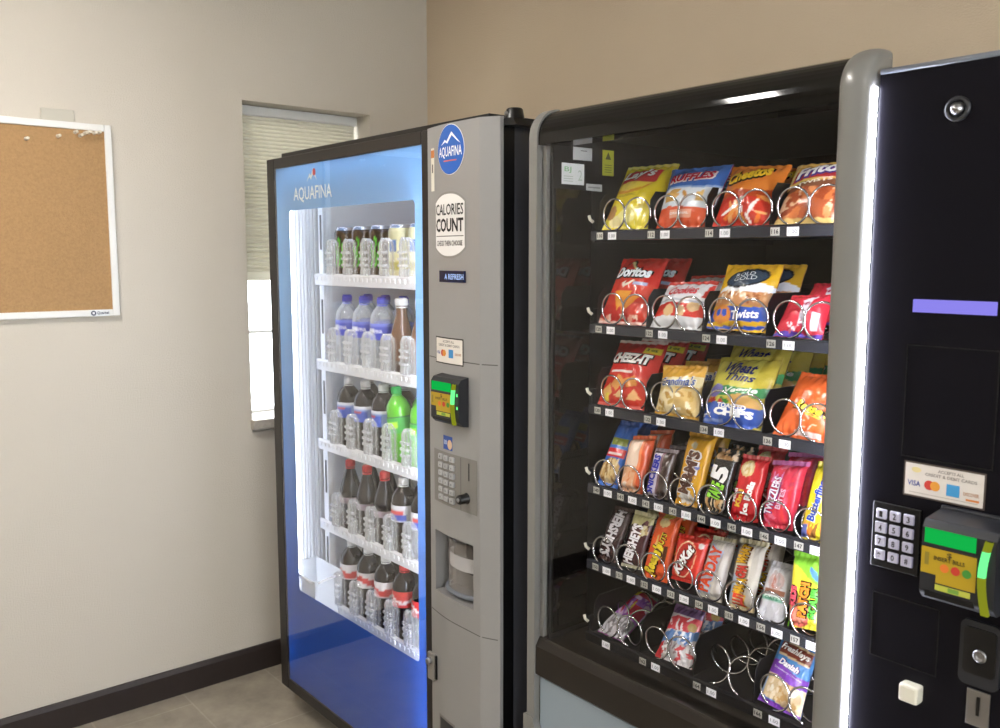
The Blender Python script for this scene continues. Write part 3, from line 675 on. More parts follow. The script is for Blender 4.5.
# ================================================================== SNACK MACHINE
SY = -.853
SM = thing('snack_vending_machine', 'black and grey snack vending machine with glass front and keypad', 'vending machine', (2.10, -.45, 0))
c = MB()
c.box(1.600, -.800, .05, 1.634, -.03, 1.800).box(2.300, -.800, .05, 2.640, -.03, 1.800).box(1.634, -.800, 1.785, 2.300, -.03, 1.800).box(1.634, -.05, .05, 2.300, -.03, 1.785).box(1.634, -.800, .05, 2.300, -.05, .30)
c.build('cabinet', M['char'], SM, bevel=.004)
for x in (1.66, 2.58):
    for y in (-.74, -.10): MB().lathe([(0, 0), (.022, 0), (.022, .012), (.010, .016), (.010, .05), (0, .05)], x, y, 0, 12).build('levelling_foot', M['steel'], SM)
ii = MB(); ii.box(1.634, -.835, .60, 1.642, -.06, 1.785).box(2.2985, -.848, .60, 2.3000, -.06, 1.785).box(1.642, -.835, 1.777, 2.292, -.06, 1.785).box(1.642, -.066, .60, 2.292, -.058, 1.777)
ii.build('black_interior', M['blackin'], SM)
MB().box(1.642, -.838, .640, 2.292, -.10, .684).build('interior_floor', M['brownblack'], SM)
MB().box(1.6425, -.832, .700, 1.648, -.728, 1.668).build('interior_side_panel', M['blackg'], SM)
# side-profile helper: front face rises to a rounded shoulder
def shoulder(yf, zt, r, yb, zb, n=10):
    return [(yb, zb), (yf, zb)]+[(yf+r-r*math.cos(math.pi/2*i/n), zt-r+r*math.sin(math.pi/2*i/n)) for i in range(n+1)]+[(yb, zt)]
MB().prism(shoulder(-.858, 1.831, .060, -.797, 1.757), 'x', 1.620, 2.300, smooth=False).build('header', M['blackg'], SM)
# grey frame: left strip over the shoulder, foot sweep
lf = MB(); lf.prism(shoulder(-.862, 1.8345, .062, -.797, .46), 'x', 1.596, 1.620); lf.build('left_frame', M['grey_frame'], SM, bevel=.006, seg=3)
bf = MB(); 
pts = [(1.588, .30), (2.300, .30), (2.300, .462), (1.66, .462)]+[(1.66-.040*math.sin(math.pi/2*i/6), .502-.040*math.cos(math.pi/2*i/6)) for i in range(1, 7)]+[(1.588, .502)]
bf.prism(pts, 'y', -.866, -.800); bf.build('lower_frame', M['grey_frame'], SM, bevel=.004)
MB().prism([(-.800, .596), (-.850, .596), (-.858, .604), (-.858, .668), (-.846, .688), (-.838, .688), (-.838, .684), (-.800, .684)], 'x', 1.620, 2.300).build('sill_band', M['brownblack'], SM)
dp = MB(); dp.box(1.622, -.848, .462, 2.298, -.822, .596); dp.build('delivery_flap', M['greyblue'], SM, bevel=.004)
MB().box(1.620, -.852, .686, 2.300, -.849, 1.759).build('door_glass', M['pane'], SM)
MB().box(1.621, -.846, .69, 1.632, -.836, 1.755).build('glass_channel', M['grey_frame'], SM)
# right pillar: bulging section swept over the shoulder
def pillar():
    mb = MB(); n = 12; sec = []
    for j in range(n+1):
        a = math.pi*j/n; sec.append((2.3237-.0257*math.cos(a), .017*math.sin(a)**.6))     # x, outward
    path = [(-.856, .30, (-1, 0)), (-.856, 1.776, (-1, 0))]+[(-.814-.042*math.cos(math.pi/2*i/10), 1.776+.042*math.sin(math.pi/2*i/10), (-math.cos(math.pi/2*i/10), math.sin(math.pi/2*i/10))) for i in range(1, 11)]+[(-.806, 1.818, (0, 1))]
    P = np.array([[(x, y+o*d[0], z+o*d[1]) for x, o in sec] for y, z, d in path]); mb.grid(P)
    mb.prism([(-.78, .30), (-.856, .30)]+[(p[0], p[1]) for p in path[1:]], 'x', 2.2985, 2.3490)
    return mb
pillar().build('right_pillar', M['grey_frame'], SM)
MB().box(2.3497, -.8610, .30, 2.3535, -.8540, 1.771).build('led_strip', M['led'], SM)
for nm, b in (('inner_light', (2.2905, -.847, .72, 2.2980, -.839, 1.74)), ('inner_light', (1.70, -.834, 1.760, 2.27, -.822, 1.768))):
    MB().box(*b).build(nm, M['inner'], SM)
# stickers on the inner side wall
sW = lambda a, b, o: (1.6488+o, a, b)
st = MB(); patch(st, sW, -.818, 1.678, -.752, 1.722, '#dfe2e2', 0, n=2); text_on(st, sW, 'BJ', (-.800, 1.708), .020, .013, '#7ab87a', bold=0, off=.0004); text_on(st, sW, '2', (-.764, 1.698), .012, .022, '#b8c4b8', bold=-.0, off=.0004)
for q in range(3): patch(st, sW, -.812, 1.684+.005*q, -.785, 1.6855+.005*q, '#b4bcb4', .0003)
st.build('service_sticker', M['card'], SM)
sW2 = lambda a, b, o: (1.6424+o, a, b)
st = MB(); patch(st, sW2, -.779, 1.731, -.722, 1.758, '#d8dadb', 0, n=2); patch(st, sW2, -.757, 1.750, -.738, 1.752, '#888', .0004); st.build('white_sticker', M['card'], SM)
st = MB(); patch(st, sW2, -.690, 1.703, -.654, 1.758, '#c8cc3c', 0, n=2); poly(st, sW2, [(-.681, 1.738), (-.663, 1.738), (-.672, 1.754)], '#55582a', .0004)
for q in range(4): patch(st, sW2, -.683, 1.710+.005*q, -.661, 1.7115+.005*q, '#77792f', .0004)
st.build('warning_sticker', M['card'], SM)
st = MB(); patch(st, sW2, -.739, 1.668, -.690, 1.683, '#d2d4d4', 0, n=2); patch(st, sW2, -.733, 1.674, -.696, 1.677, '#a0a2a2', .0004); st.build('narrow_sticker', M['card'], SM)

# ---- trays
RZ = [1.570, 1.377, 1.205, 1.032, .863, .699]; TX0, PITCH = 1.7055, .1385
IDX = [['110', '112', '114', '116'], ['120', '122', '124', '126'], ['130', '132', '134', '136'], ['14%d' % i for i in range(8)], ['15%d' % i for i in range(8)], ['160', '162', '164', '166']]
def helix(cx, cz, r, y0, turns, pitch, hand, flat=1.0, seg=30, start=-.5*math.pi):
    pts = []; n = int(turns*seg)
    for i in range(n+1):
        t = i/seg; a = start+hand*2*math.pi*t; y = y0+(.010*min(t, flat)+pitch*max(0, t-flat))
        pts.append((cx+r*math.cos(a), y, cz+r*math.sin(a)))
    return pts
sR = lambda a, b, o: (a, -.7815-o, b)
for r, z in enumerate(RZ):
    nc = len(IDX[r]); pw = PITCH*4/nc
    t = MB(); t.box(TX0-.006, -.770, z+.000, 2.286, -.12, z+.006)
    t.prism([(-.770, z-.009), (-.776, z-.011), (-.7815, z-.010), (-.7810, z+.008), (-.776, z+.011), (-.770, z+.006)], 'x', TX0-.006, 2.286, 1)
    t.box(TX0-.010, -.770, z-.014, TX0-.006, -.12, z+.040)
    tr = t.build('tray', [M['tray'], M['rail']], SM)
    if r == 5: tr.data.materials[1] = M['tray']
    for k in range(nc+1):
        hgt = .085 if nc == 4 else .055
        dv = MB(); x = TX0+pw*k-.001 if k < nc else 2.284
        dv.prism([(-.766, z+.006), (-.760, z+hgt*.8), (-.745, z+hgt), (-.13, z+hgt), (-.13, z+.006)], 'x', x-.0008, x+.0008); dv.build('divider', M['tray'], tr)
    for k in range(nc):
        xi = TX0+.0215+PITCH*4/nc*k
        if not (r == 5 and k == 0):
            g = MB(); patch(g, sR, xi-.009, z-.008, xi+.009, z+.006, '#b4b2aa' if r else '#c4c2ba', .0006, n=1, m=1); text_on(g, sR, IDX[r][k], (xi, z-.001), .014, .008, '#2a2a2c', bold=.03, off=.001); g.build('selection_tag', M['card'], tr)
        xq = xi+(.0345 if nc == 4 else .0330)
        g = MB(); patch(g, sR, xq-.0115, z-.009, xq+.0115, z+.006, '#f0f0f4', .0006, n=1, m=1); text_on(g, sR, '1.00', (xq, z-.0015), .016, .007, '#6a6a78', bold=.0, off=.001); g.build('price_tag', M['card'], tr)
        xc = TX0+pw*(k+.5)
        if nc == 4:
            full = (r == 5 and k == 2)
            for s in (-1, 1):
                q = MB(); q.tube(helix(xc+.005+s*.0315, z+.0415, .0322, -.768, 6.2 if full else 5.0, .062 if full else .075, -s, flat=.0 if full else .9), .0021, 6); q.build('coil', M['chrome'], tr)
        else:
            q = MB(); q.tube(helix(xc, z+.0365, .0290, -.776, 6, .050, -1, flat=.9), .0020, 6); q.build('coil', M['chrome'], tr)
    lt = MB(); lt.tube([(1.698, -.772, z+.028), (1.692, -.776, z+.034), (1.689, -.776, z+.042)], .0034, 8); lt.build('tray_latch', M['cream_pl'], tr)

# ---- control panel on the right
cp = MB(); cp.prism(shoulder(SY, 1.795, .003, -.80, .30, 3), 'x', 2.3565, 2.642); CP = cp.build('control_panel', M['panel_black'], SM)
q = MB(); q.tube([(2.3565, -.8495, 1.7915), (2.640, -.8495, 1.7915)], .0050, 10); q.build('top_trim', M['grey_pl'], CP)
q = MB(); q.lathe([(.017, 0), (.017, -.004), (.012, -.005), (.012, -.001), (0, -.001)], 2.470, SY, 1.726, 24, axis='y'); LK = q.build('lock_ring', M['dark_pl'], CP)
q = MB(); q.lathe([(0, -.012), (.005, -.011), (.009, -.006), (.010, -.001), (0, 0)], 2.470, SY, 1.726, 18, axis='y'); q.build('lock_cylinder', M['steel'], LK)
sP = lambda a, b, o: (a, SY-o, b)
q = MB(); q.box(2.423, SY-.002, 1.447, 2.537, SY, 1.4655); q.build('message_display', M['violet'], CP)
q = MB()
for (a, b) in ((.2, '1.00'), (.75, 'OK')): pass
def outline(x0, z0, x1, z1, w=.0018):
    q = MB()
    for b in ((x0, z0, x0+w, z1), (x1-w, z0, x1, z1), (x0, z0, x1, z0+w), (x0, z1-w, x1, z1)): q.box(b[0], SY-.0012, b[1], b[2], SY-.0002, b[3])
    return q
outline(2.384, .918, 2.486, 1.020).build('cover_plate', M['black'], CP); outline(2.417, 1.235, 2.545, 1.400).build('upper_cover_plate', M['black'], CP)
k = MB(); patch(k, sP, 2.4225, 1.178, 2.5375, 1.230, '#4a3f38', .0006, n=1); patch(k, sP, 2.425, 1.1805, 2.535, 1.2275, '#d9d2cb', .001, n=1)
text_on(k, sP, 'ACCEPTS ALL', (2.490, 1.2215), .036, .0045, '#7c756e', off=.0014); text_on(k, sP, 'CREDIT & DEBIT CARDS', (2.490, 1.2145), .072, .0045, '#7c756e', off=.0014); disc(k, sP, (2.441, 1.2185), .007, .004, '#d8c890', .0013)
text_on(k, sP, 'VISA', (2.4385, 1.1985), .019, .008, '#39478f', off=.0014); disc(k, sP, (2.4605, 1.199), .007, .007, '#c43a34', .0014); disc(k, sP, (2.469, 1.199), .007, .007, '#e09a3c', .0016)
patch(k, sP, 2.485, 1.189, 2.503, 1.206, '#3f92c8', .0014, n=1); text_on(k, sP, 'DISCOVER', (2.519, 1.1965), .021, .005, '#a8744a', off=.0014); patch(k, sP, 2.512, 1.187, 2.530, 1.190, '#d8843c', .0014, n=1)
patch(k, sP, 2.432, 1.1845, 2.528, 1.1855, '#b0a8a0', .0014, n=1); k.build('card_sticker', M['card'], CP)
q = MB(); q.box(2.379, SY-.003, 1.060, 2.452, SY, 1.160); KP2 = q.build('keypad_plate', M['black'], CP, bevel=.002)
for r in range(4):
    for c_ in range(3):
        x, z = 2.3945+.0208*c_, 1.1432-.0210*r; q = MB(); q.box(x-.0082, SY-.0075, z-.0078, x+.0082, SY-.003, z+.0078)
        text_on(q, lambda a, b, o: (a, SY-.0075-o, b), ['1', '2', '3', '4', '5', '6', '7', '8', '9', '*', '0', '#'][r*3+c_], (x, z), .005, .009, None, off=.0004, mat=1); q.build('key', [M['key_white'], M['dark_pl']], KP2, bevel=.002)
validator(CP, 2.481, 2.579, 1.050, 1.165, SY, -.912, 2.566, 'bill_acceptor')
q = MB(); q.box(2.441, SY-.022, .873, 2.470, SY, .900); q.build('return_button', M['cream_pl'], CP, bevel=.004)
q = MB(); q.prism(rrect(2.518, .927, 2.572, 1.021, .010), 'y', SY-.006, SY); BZ = q.build('coin_bezel', M['dark_pl'], CP, bevel=.002)
q = MB(); q.prism(rrect(2.524, .945, 2.567, 1.012, .006), 'y', SY-.008, SY-.005); q.build('coin_recess', M['black'], BZ)
q = MB(); q.lathe([(.0085, -.008), (.0095, -.010), (.006, -.011), (.005, -.009), (.003, -.0085), (0, -.009)], 2.547, SY, .974, 20, axis='y'); q.build('coin_lock', M['steel'], BZ)
q = MB(); q.box(2.530, SY-.003, .868, 2.562, SY, .921); SP = q.build('slot_plate', M['steel'], CP, bevel=.002)
q = MB(); q.box(2.5445, SY-.0045, .885, 2.5485, SY-.003, .912); q.build('coin_slot', M['black'], SP)

# ================================================================== SNACKS
def paint(ops, U, V, seed):
    col = np.zeros(U.shape+(3,)); rng = np.random.RandomState(seed)
    for op in ops:
        k = op[0]
        if k == 'bg': col[:] = lin(op[1]); continue
        if k == 'rect': m = (U >= op[1]) & (U <= op[3]) & (V >= op[2]) & (V <= op[4]); c = op[5]
        elif k == 'band':                      # v0, v1, slope, wave, colour
            w_ = op[3]*(U-.5)+op[4]*np.sin(U*6.3+op[6] if len(op) > 6 else U*6.3); m = (V >= op[1]+w_) & (V <= op[2]+w_); c = op[5]
        elif k == 'ell':                       # u, v, ru, rv, rot, colour
            a = math.radians(op[5]); x, y = U-op[1], V-op[2]; xr = x*math.cos(a)+y*math.sin(a); yr = -x*math.sin(a)+y*math.cos(a); m = (xr/op[3])**2+(yr/op[4])**2 <= 1; c = op[6]
        elif k == 'poly':
            m = np.zeros(U.shape, bool); P = op[1]; n = len(P); j = n-1
            for i in range(n):
                (xi, yi), (xj, yj) = P[i], P[j]
                with np.errstate(divide='ignore', invalid='ignore'): m ^= ((yi > V) != (yj > V)) & (U < (xj-xi)*(V-yi)/((yj-yi) or 1e-9)+xi)
                j = i
            c = op[2]
        elif k == 'blobs':                     # u0,v0,u1,v1, n, ru, rv, colours
            for _ in range(op[5]):
                cu, cv = rng.uniform(op[1], op[3]), rng.uniform(op[2], op[4]); a = rng.uniform(0, 3.14); x, y = U-cu, V-cv
                xr = x*math.cos(a)+y*math.sin(a); yr = -x*math.sin(a)+y*math.cos(a); s = rng.uniform(.6, 1.2)
                mm = ((xr/(op[6]*s))**2+(yr/(op[7]*s))**2 <= 1) & (U >= op[1]-.02) & (U <= op[3]+.02) & (V >= op[2]-.02) & (V <= op[4]+.02); col[mm] = lin(op[8][rng.randint(len(op[8]))])
            continue
        col[m] = lin(c)
    return col
def pack(name, quad, T, ops, texts, bar=False, seed=1, res=(46, 64), mat=None, bulge_back=.8, wr=1.0, org=None):
    """pillow pack: quad = bottom-left, bottom-right, top-right, top-left front corners in world space"""
    BL, BR, TR, TL = [np.array(q, float) for q in quad]
    Wd = (np.linalg.norm(BR-BL)+np.linalg.norm(TR-TL))/2; Hd = (np.linalg.norm(TL-BL)+np.linalg.norm(TR-BR))/2
    nrm = np.cross((BR-BL)+(TR-TL), (TL-BL)+(TR-BR)); nrm /= np.linalg.norm(nrm)
    def prof(u, v):
        seal = .05 if not bar else .075
        vv = np.clip((v-seal)/(1-2*seal), 0, 1)
        if bar: a = np.clip(1-np.abs(2*u-1)**5, 0, 1)**.5; b = np.clip(1-np.abs(2*vv-1)**9, 0, 1)**.5
        else: a = np.clip(1-np.abs(2*u-1)**2.2, 0, 1)**.75; b = np.clip(1-np.abs(2*vv-1)**2.6, 0, 1)**.7
        return a*b
    nz = lambda u, v: noise.noise(Vector((u*4.2+seed*7.3, v*5.1, seed*1.7)))*.0030+noise.noise(Vector((u*11+seed, v*10, 3.1)))*.0012
    def crimp(u, v):
        d = min(v, 1-v); return .0018*math.sin(u*40+seed)*math.exp(-((d-.06)/.08)**2)
    def front(u, v, off=0.):
        u_ = .5+(u-.5)*(1 if not bar else (1+.10*(v < .07)+.10*(v > .93)))
        if not bar: u_ = .5+(u-.5)*(1-.035*math.sin(math.pi*v))
        p = BL*(1-u_)*(1-v)+BR*u_*(1-v)+TR*u_*v+TL*(1-u_)*v
        return p+nrm*(T*.55*float(prof(np.array(u), np.array(v)))+wr*(nz(u, v)*min(1, 6*min(u, 1-u))+crimp(u, v))+off)
    nu, nv = res
    us = np.linspace(0, 1, nu); vs = np.linspace(0, 1, nv); U, V = np.meshgrid(us, vs)
    P = np.array([[front(u, v) for u in us] for v in vs]); col = paint(ops, U, V+(0 if bar else .065)*np.sin(np.pi*V), seed)
    mb = MB(); mb.grid(P, 0, col)
    ub, vb = us[::3], vs[::3]
    if ub[-1] != 1: ub = np.append(ub, 1.)
    if vb[-1] != 1: vb = np.append(vb, 1.)
    def back(u, v):
        u_ = .5+(u-.5)*(1 if bar else (1-.035*math.sin(math.pi*v)))
        if bar: u_ = .5+(u-.5)*(1+.10*(v < .07)+.10*(v > .93))
        return BL*(1-u_)*(1-v)+BR*u_*(1-v)+TR*u_*v+TL*(1-u_)*v-nrm*(T*.45*bulge_back*float(prof(np.array(u), np.array(v)))+.0026-wr*(nz(u, v)*min(1, 6*min(u, 1-u))+crimp(u, v)))
    mb.grid(np.array([[back(u, v) for u in ub] for v in vb]), 0, tuple(np.median(col.reshape(-1, 3), axis=0)), flip=True)
    for t in texts:                            # string, u, v, w, h, rot, colour, outline, bold, shear
        s, u, v, w_, h_, rot, cl, ol, bd, shr = (list(t)+[None]*10)[:10]
        surf = lambda a, b, o: tuple(front(min(1, max(0, a/Wd)), min(1, max(0, b/Hd-(0 if bar else .06*math.sin(math.pi*min(1, max(0, b/Hd)))))), o))
        text_on(mb, surf, s, (u*Wd, v*Hd), w_*(Wd if not rot or abs(rot) < 45 else Hd), h_*(Hd if not rot or abs(rot) < 45 else Wd), cl, rot or 0, bd if bd is not None else .03, shr or 0, .0020, 0, ol, .07)
    o = org if org is not None else tuple((BL+BR)/2)
    return mb.build(name, mat or M['foil'], None, o)
def Q(x0, z0, x1, z0b, tx0, tz0, tx1, tz1, dy, y=-.760): return [(x0, y, z0), (x1, y, z0b), (tx1, y+dy, tz1), (tx0, y+dy, tz0)]

shelf = ['top shelf', 'second shelf', 'third shelf', 'fourth shelf', 'fifth shelf', 'bottom shelf']
SN = []
def snack(row, name, cat, label, quad, T, ops, texts, behind=(), **kw):
    """behind: list of (dx, dy, dz, label)"""
    o = pack(name, quad, T, ops, texts, **kw); tag(o, label, cat, '%s on the %s of the snack machine' % ('snack packs', shelf[row]))
    for dx, dy, dz, lb in behind:
        c_ = o.copy(); C.objects.link(c_); c_.location = (o.location.x+dx, o.location.y+dy, o.location.z+dz); c_['label'] = lb
    return o
# --- top shelf
snack(0, 'chip_bag', 'chip bag', 'yellow chip bag with red and white script banner, first on the top shelf',
  Q(1.711, 1.582, 1.838, 1.581, 1.706, 1.716, 1.843, 1.714, .085), .038,
  [('bg', '#e3cc2a'), ('band', .0, .36, 0, .02, '#e6d545'), ('ell', .14, .26, .13, .11, 20, '#a97d4c'), ('ell', .30, .12, .16, .08, 10, '#e9dca0'), ('blobs', .35, .08, .95, .34, 9, .13, .07, ['#efe27a', '#ecd95a', '#f2ea9a']),
   ('ell', .42, .655, .34, .095, 8, '#d99a28'), ('ell', .44, .695, .34, .085, 8, '#ecd348'), ('band', .72, .90, .10, .03, '#c02a2a'), ('rect', 0, .60, .08, 1, '#e3cc2a'), ('rect', .84, .60, 1, 1, '#e3cc2a'), ('band', .965, 1.1, .0, 0, '#e8dc78')],
  [("Lay's", .47, .80, .62, .15, 6, '#f6f2ee', '#a81e22', .03, .2), ('CLASSIC', .40, .51, .34, .035, 4, '#8a7420', None, .01)], seed=3)
snack(0, 'chip_bag', 'chip bag', 'blue and white ridged chip bag with red lettering, second on the top shelf',
  Q(1.857, 1.581, 1.980, 1.579, 1.845, 1.699, 1.994, 1.699, .060), .038,
  [('bg', '#dde5ee'), ('band', .68, 1.1, .05, .02, '#3c6cbd'), ('band', .655, .685, .05, .02, '#8fb0dc'), ('blobs', .12, .46, .85, .62, 9, .15, .05, ['#d9a95e', '#e6bd72', '#cf9648']), ('band', -.1, .34, .0, .015, '#d4552f'), ('rect', .28, .17, .70, .29, '#e6a58c'), ('band', .0, .05, 0, 0, '#c24a2a')],
  [('RUFFLES', .50, .80, .74, .115, 3, '#b8233f', '#f4f4f8', .04, .1), ('ORIGINAL', .48, .23, .36, .04, 2, '#f4e6e0', None)], seed=5,
  behind=[(.0, .075, 0, 'blue and white ridged chip bag behind the front one, top shelf')])
snack(0, 'chip_bag', 'chip bag', 'orange cheese puff bag with yellow lettering, third on the top shelf',
  Q(1.994, 1.580, 2.113, 1.578, 1.992, 1.694, 2.116, 1.689, .062), .040,
  [('bg', '#e0812c'), ('band', -.1, .50, .1, .03, '#cc3524'), ('band', .48, .58, .1, .03, '#b8481c'), ('blobs', .08, .08, .95, .48, 13, .16, .035, ['#ee9a4c', '#e8762c', '#f4e4d8', '#f0a868']), ('ell', .70, .30, .03, .16, -30, '#f4ece8'), ('ell', .30, .26, .03, .17, -62, '#f4ece8')],
  [('Cheetos', .47, .80, .74, .17, 12, '#f2c62e', '#1c1512', .05, .15)], seed=8,
  behind=[(.0, .075, 0, 'orange cheese puff bag behind the front one, top shelf')])
snack(0, 'chip_bag', 'chip bag', 'tan corn chip bag with red and white banner, rightmost on the top shelf',
  Q(2.122, 1.579, 2.246, 1.577, 2.122, 1.686, 2.248, 1.690, .070), .040,
  [('bg', '#dcb25a'), ('band', -.1, .60, .12, .03, '#a5512c'), ('blobs', .03, .12, .97, .60, 30, .12, .06, ['#c9703c', '#d98a55', '#93401f', '#b4552e', '#e8b892']), ('band', .56, .66, .18, .03, '#7a4a30'), ('band', .70, .90, .12, .02, '#b92e34'), ('band', -.1, .10, 0, 0, '#e2c27a'), ('rect', 0, .66, .10, 1, '#e2c27a')],
  [('Fritos', .54, .82, .74, .18, 8, '#f6f2f4', '#5a3c8a', .04, .15), ('TWISTS', .52, .63, .52, .05, 10, '#e8d8c0', None)], seed=11)
# --- second shelf
snack(1, 'chip_bag', 'chip bag', 'red tortilla chip bag with silver lettering, first on the second shelf',
  Q(1.702, 1.387, 1.841, 1.389, 1.711, 1.522, 1.833, 1.523, .070), .040,
  [('bg', '#bd2a24'), ('band', .2, .74, -.25, .02, '#c93c2e'), ('poly', [(.26, .50), (.64, .50), (.40, .20)], '#e29a35'), ('poly', [(.42, .40), (.80, .44), (.50, .16)], '#dd8a2a'), ('poly', [(.28, .95), (.62, .74), (.62, .80), (.34, .98)], '#1d1a18'), ('poly', [(.32, .93), (.58, .77), (.58, .79), (.34, .955)], '#e8d8a0'), ('poly', [(.34, .62), (.42, .55), (.62, .66), (.56, .67), (.43, .60), (.40, .66)], '#ece0d0'),
   ('rect', .60, .60, .85, .64, '#a8b4d8'), ('blobs', .02, .05, .98, .13, 8, .09, .03, ['#e6c8b4', '#d6907c']), ('band', .0, .05, 0, 0, '#d8a89c')],
  [('Doritos', .50, .765, .74, .145, 0, '#dfe6ee', '#15161a', .05, .12)], seed=14,
  behind=[(.0, .075, 0, 'red tortilla chip bag behind the front one, second shelf')])
snack(1, 'cookie_bag', 'snack bag', 'white and red cookie bag with red script, second on the second shelf',
  Q(1.846, 1.386, 1.978, 1.388, 1.850, 1.475, 1.974, 1.480, .055), .036,
  [('bg', '#e2e3e8'), ('band', .24, .52, .05, .02, '#d23a30'), ('ell', .34, .36, .10, .12, 0, '#dcb583'), ('ell', .58, .34, .09, .11, 0, '#e2bf90'), ('ell', .78, .46, .10, .11, 0, '#dcb583'), ('poly', [(.86, .66), (1, .66), (1, .92), (.92, .92)], '#cf4038'), ('band', .93, 1.1, 0, 0, '#c6423c'), ('band', .56, .60, .03, .02, '#b8bcc8')],
  [('Cookies', .50, .76, .56, .17, 3, '#cc2f3c', None, .02, .3)], seed=17,
  behind=[(.0, .070, 0.012, 'red topped cookie bag behind the white one, second shelf')])
snack(1, 'pretzel_bag', 'snack bag', 'yellow pretzel bag with a dark oval badge, third on the second shelf',
  Q(1.987, 1.393, 2.118, 1.391, 1.993, 1.511, 2.112, 1.512, .055), .040,
  [('bg', '#dcae22'), ('ell', .55, .62, .50, .10, 5, '#e4e8ee'), ('band', .38, .60, .05, .01, '#c98e5c'), ('blobs', .04, .40, .96, .62, 40, .035, .022, ['#e8d0b0', '#9c5a30', '#d8a878', '#f0e4d4']), ('ell', .52, .79, .36, .135, 8, '#18222e'), ('ell', .52, .79, .33, .11, 8, '#2a3c50'),
   ('band', .14, .36, .12, .02, '#2a50b4'), ('ell', .24, .24, .17, .15, 0, '#d88a3c'), ('ell', .19, .26, .05, .06, 0, '#2a50b4'), ('ell', .30, .26, .05, .06, 0, '#2a50b4'), ('band', .02, .07, .1, .01, '#2a50b4')],
  [('ROLD', .50, .825, .32, .055, 8, '#dfe6ec', None, .0), ('GOLD', .52, .765, .38, .055, 8, '#dfe6ec', None, .0), ('Twists', .66, .25, .44, .13, 8, '#f4f6fc', None, .03, .3)], seed=21,
  behind=[(.0, .075, 0, 'yellow pretzel bag behind the front one, second shelf')])
snack(1, 'candy_bag', 'snack bag', 'red candy bag with purple bottom edge, rightmost on the second shelf',
  Q(2.130, 1.388, 2.226, 1.388, 2.137, 1.458, 2.220, 1.462, .045), .034,
  [('bg', '#cb2f42'), ('band', -.1, .10, .05, .04, '#5f46ad'), ('rect', .52, .22, .66, .86, '#d8d4dc'), ('blobs', .54, .24, .64, .82, 12, .05, .02, ['#a83a5c', '#c8b4c8']), ('rect', .76, .16, .90, .56, '#d2ccd4'), ('blobs', .30, .10, .50, .30, 8, .05, .03, ['#e8d4d8', '#dc7a88']), ('poly', [(.48, .80), (.70, .96), (.74, .90), (.52, .74)], '#dcd6de')], [], seed=23,
  behind=[(.004, .065, .020, 'red candy bag behind the purple edged one, second shelf')])
# --- third shelf
snack(2, 'cracker_bag', 'snack bag', 'red cheese cracker bag with white lettering, first on the third shelf',
  Q(1.704, 1.213, 1.844, 1.216, 1.705, 1.346, 1.840, 1.351, .070), .038,
  [('bg', '#c42a24'), ('band', .08, .50, 0, .02, '#cf3a2a'), ('poly', [(.22, .34), (.36, .50), (.54, .40), (.38, .24)], '#e6a25a'), ('poly', [(.50, .44), (.68, .50), (.78, .36), (.58, .30)], '#e0964a'), ('poly', [(.05, .24), (.20, .36), (.30, .20), (.14, .10)], '#e8b468'), ('poly', [(.58, .12), (.74, .30), (.88, .14)], '#e6b078'), ('poly', [(.34, .16), (.48, .26), (.54, .12)], '#ecc48c'), ('rect', .14, .06, .24, .20, '#e8cc4a'),
   ('rect', .66, .83, .96, .90, '#e3c63a'), ('rect', .14, .535, .62, .57, '#ecdcd8'), ('band', .965, 1.1, 0, 0, '#e6d0cc'), ('band', 0, .04, 0, 0, '#d85a50')],
  [('CHEEZ-IT', .49, .725, .78, .14, 0, '#f6f2ee', '#3c1412', .06, .1), ('3 oz', .81, .865, .2, .04, 0, '#4a5a2a', None)], seed=25,
  behind=[(.0, .070, 0, 'red cheese cracker bag second in its coil, third shelf'), (.0, .14, 0, 'red cheese cracker bag third in its coil, third shelf')])
snack(2, 'cookie_bag', 'snack bag', 'golden cookie bag with blue script lettering, second on the third shelf',
  Q(1.866, 1.214, 1.972, 1.214, 1.866, 1.310, 1.972, 1.317, .025), .034,
  [('bg', '#d2a03a'), ('band', -.1, .62, .05, .02, '#e0c68a'), ('ell', .30, .32, .27, .24, 0, '#e6d4a6'), ('ell', .72, .34, .25, .24, 0, '#d8b878'), ('blobs', .08, .08, .92, .55, 16, .08, .04, ['#c9a860', '#efe4c4', '#b88e48']), ('band', .62, .80, .06, .0, '#e2d2a0'), ('band', .0, .07, 0, 0, '#cfa040'), ('band', .92, 1.1, 0, 0, '#c8963a')],
  [("Grandma's", .52, .715, .76, .15, 4, '#4a62a4', '#ece4cc', .02, .25)], seed=27,
  behind=[(.004, .065, .004, 'golden cookie bag second in its coil, third shelf'), (.008, .13, .004, 'golden cookie bag third in its coil, third shelf')])
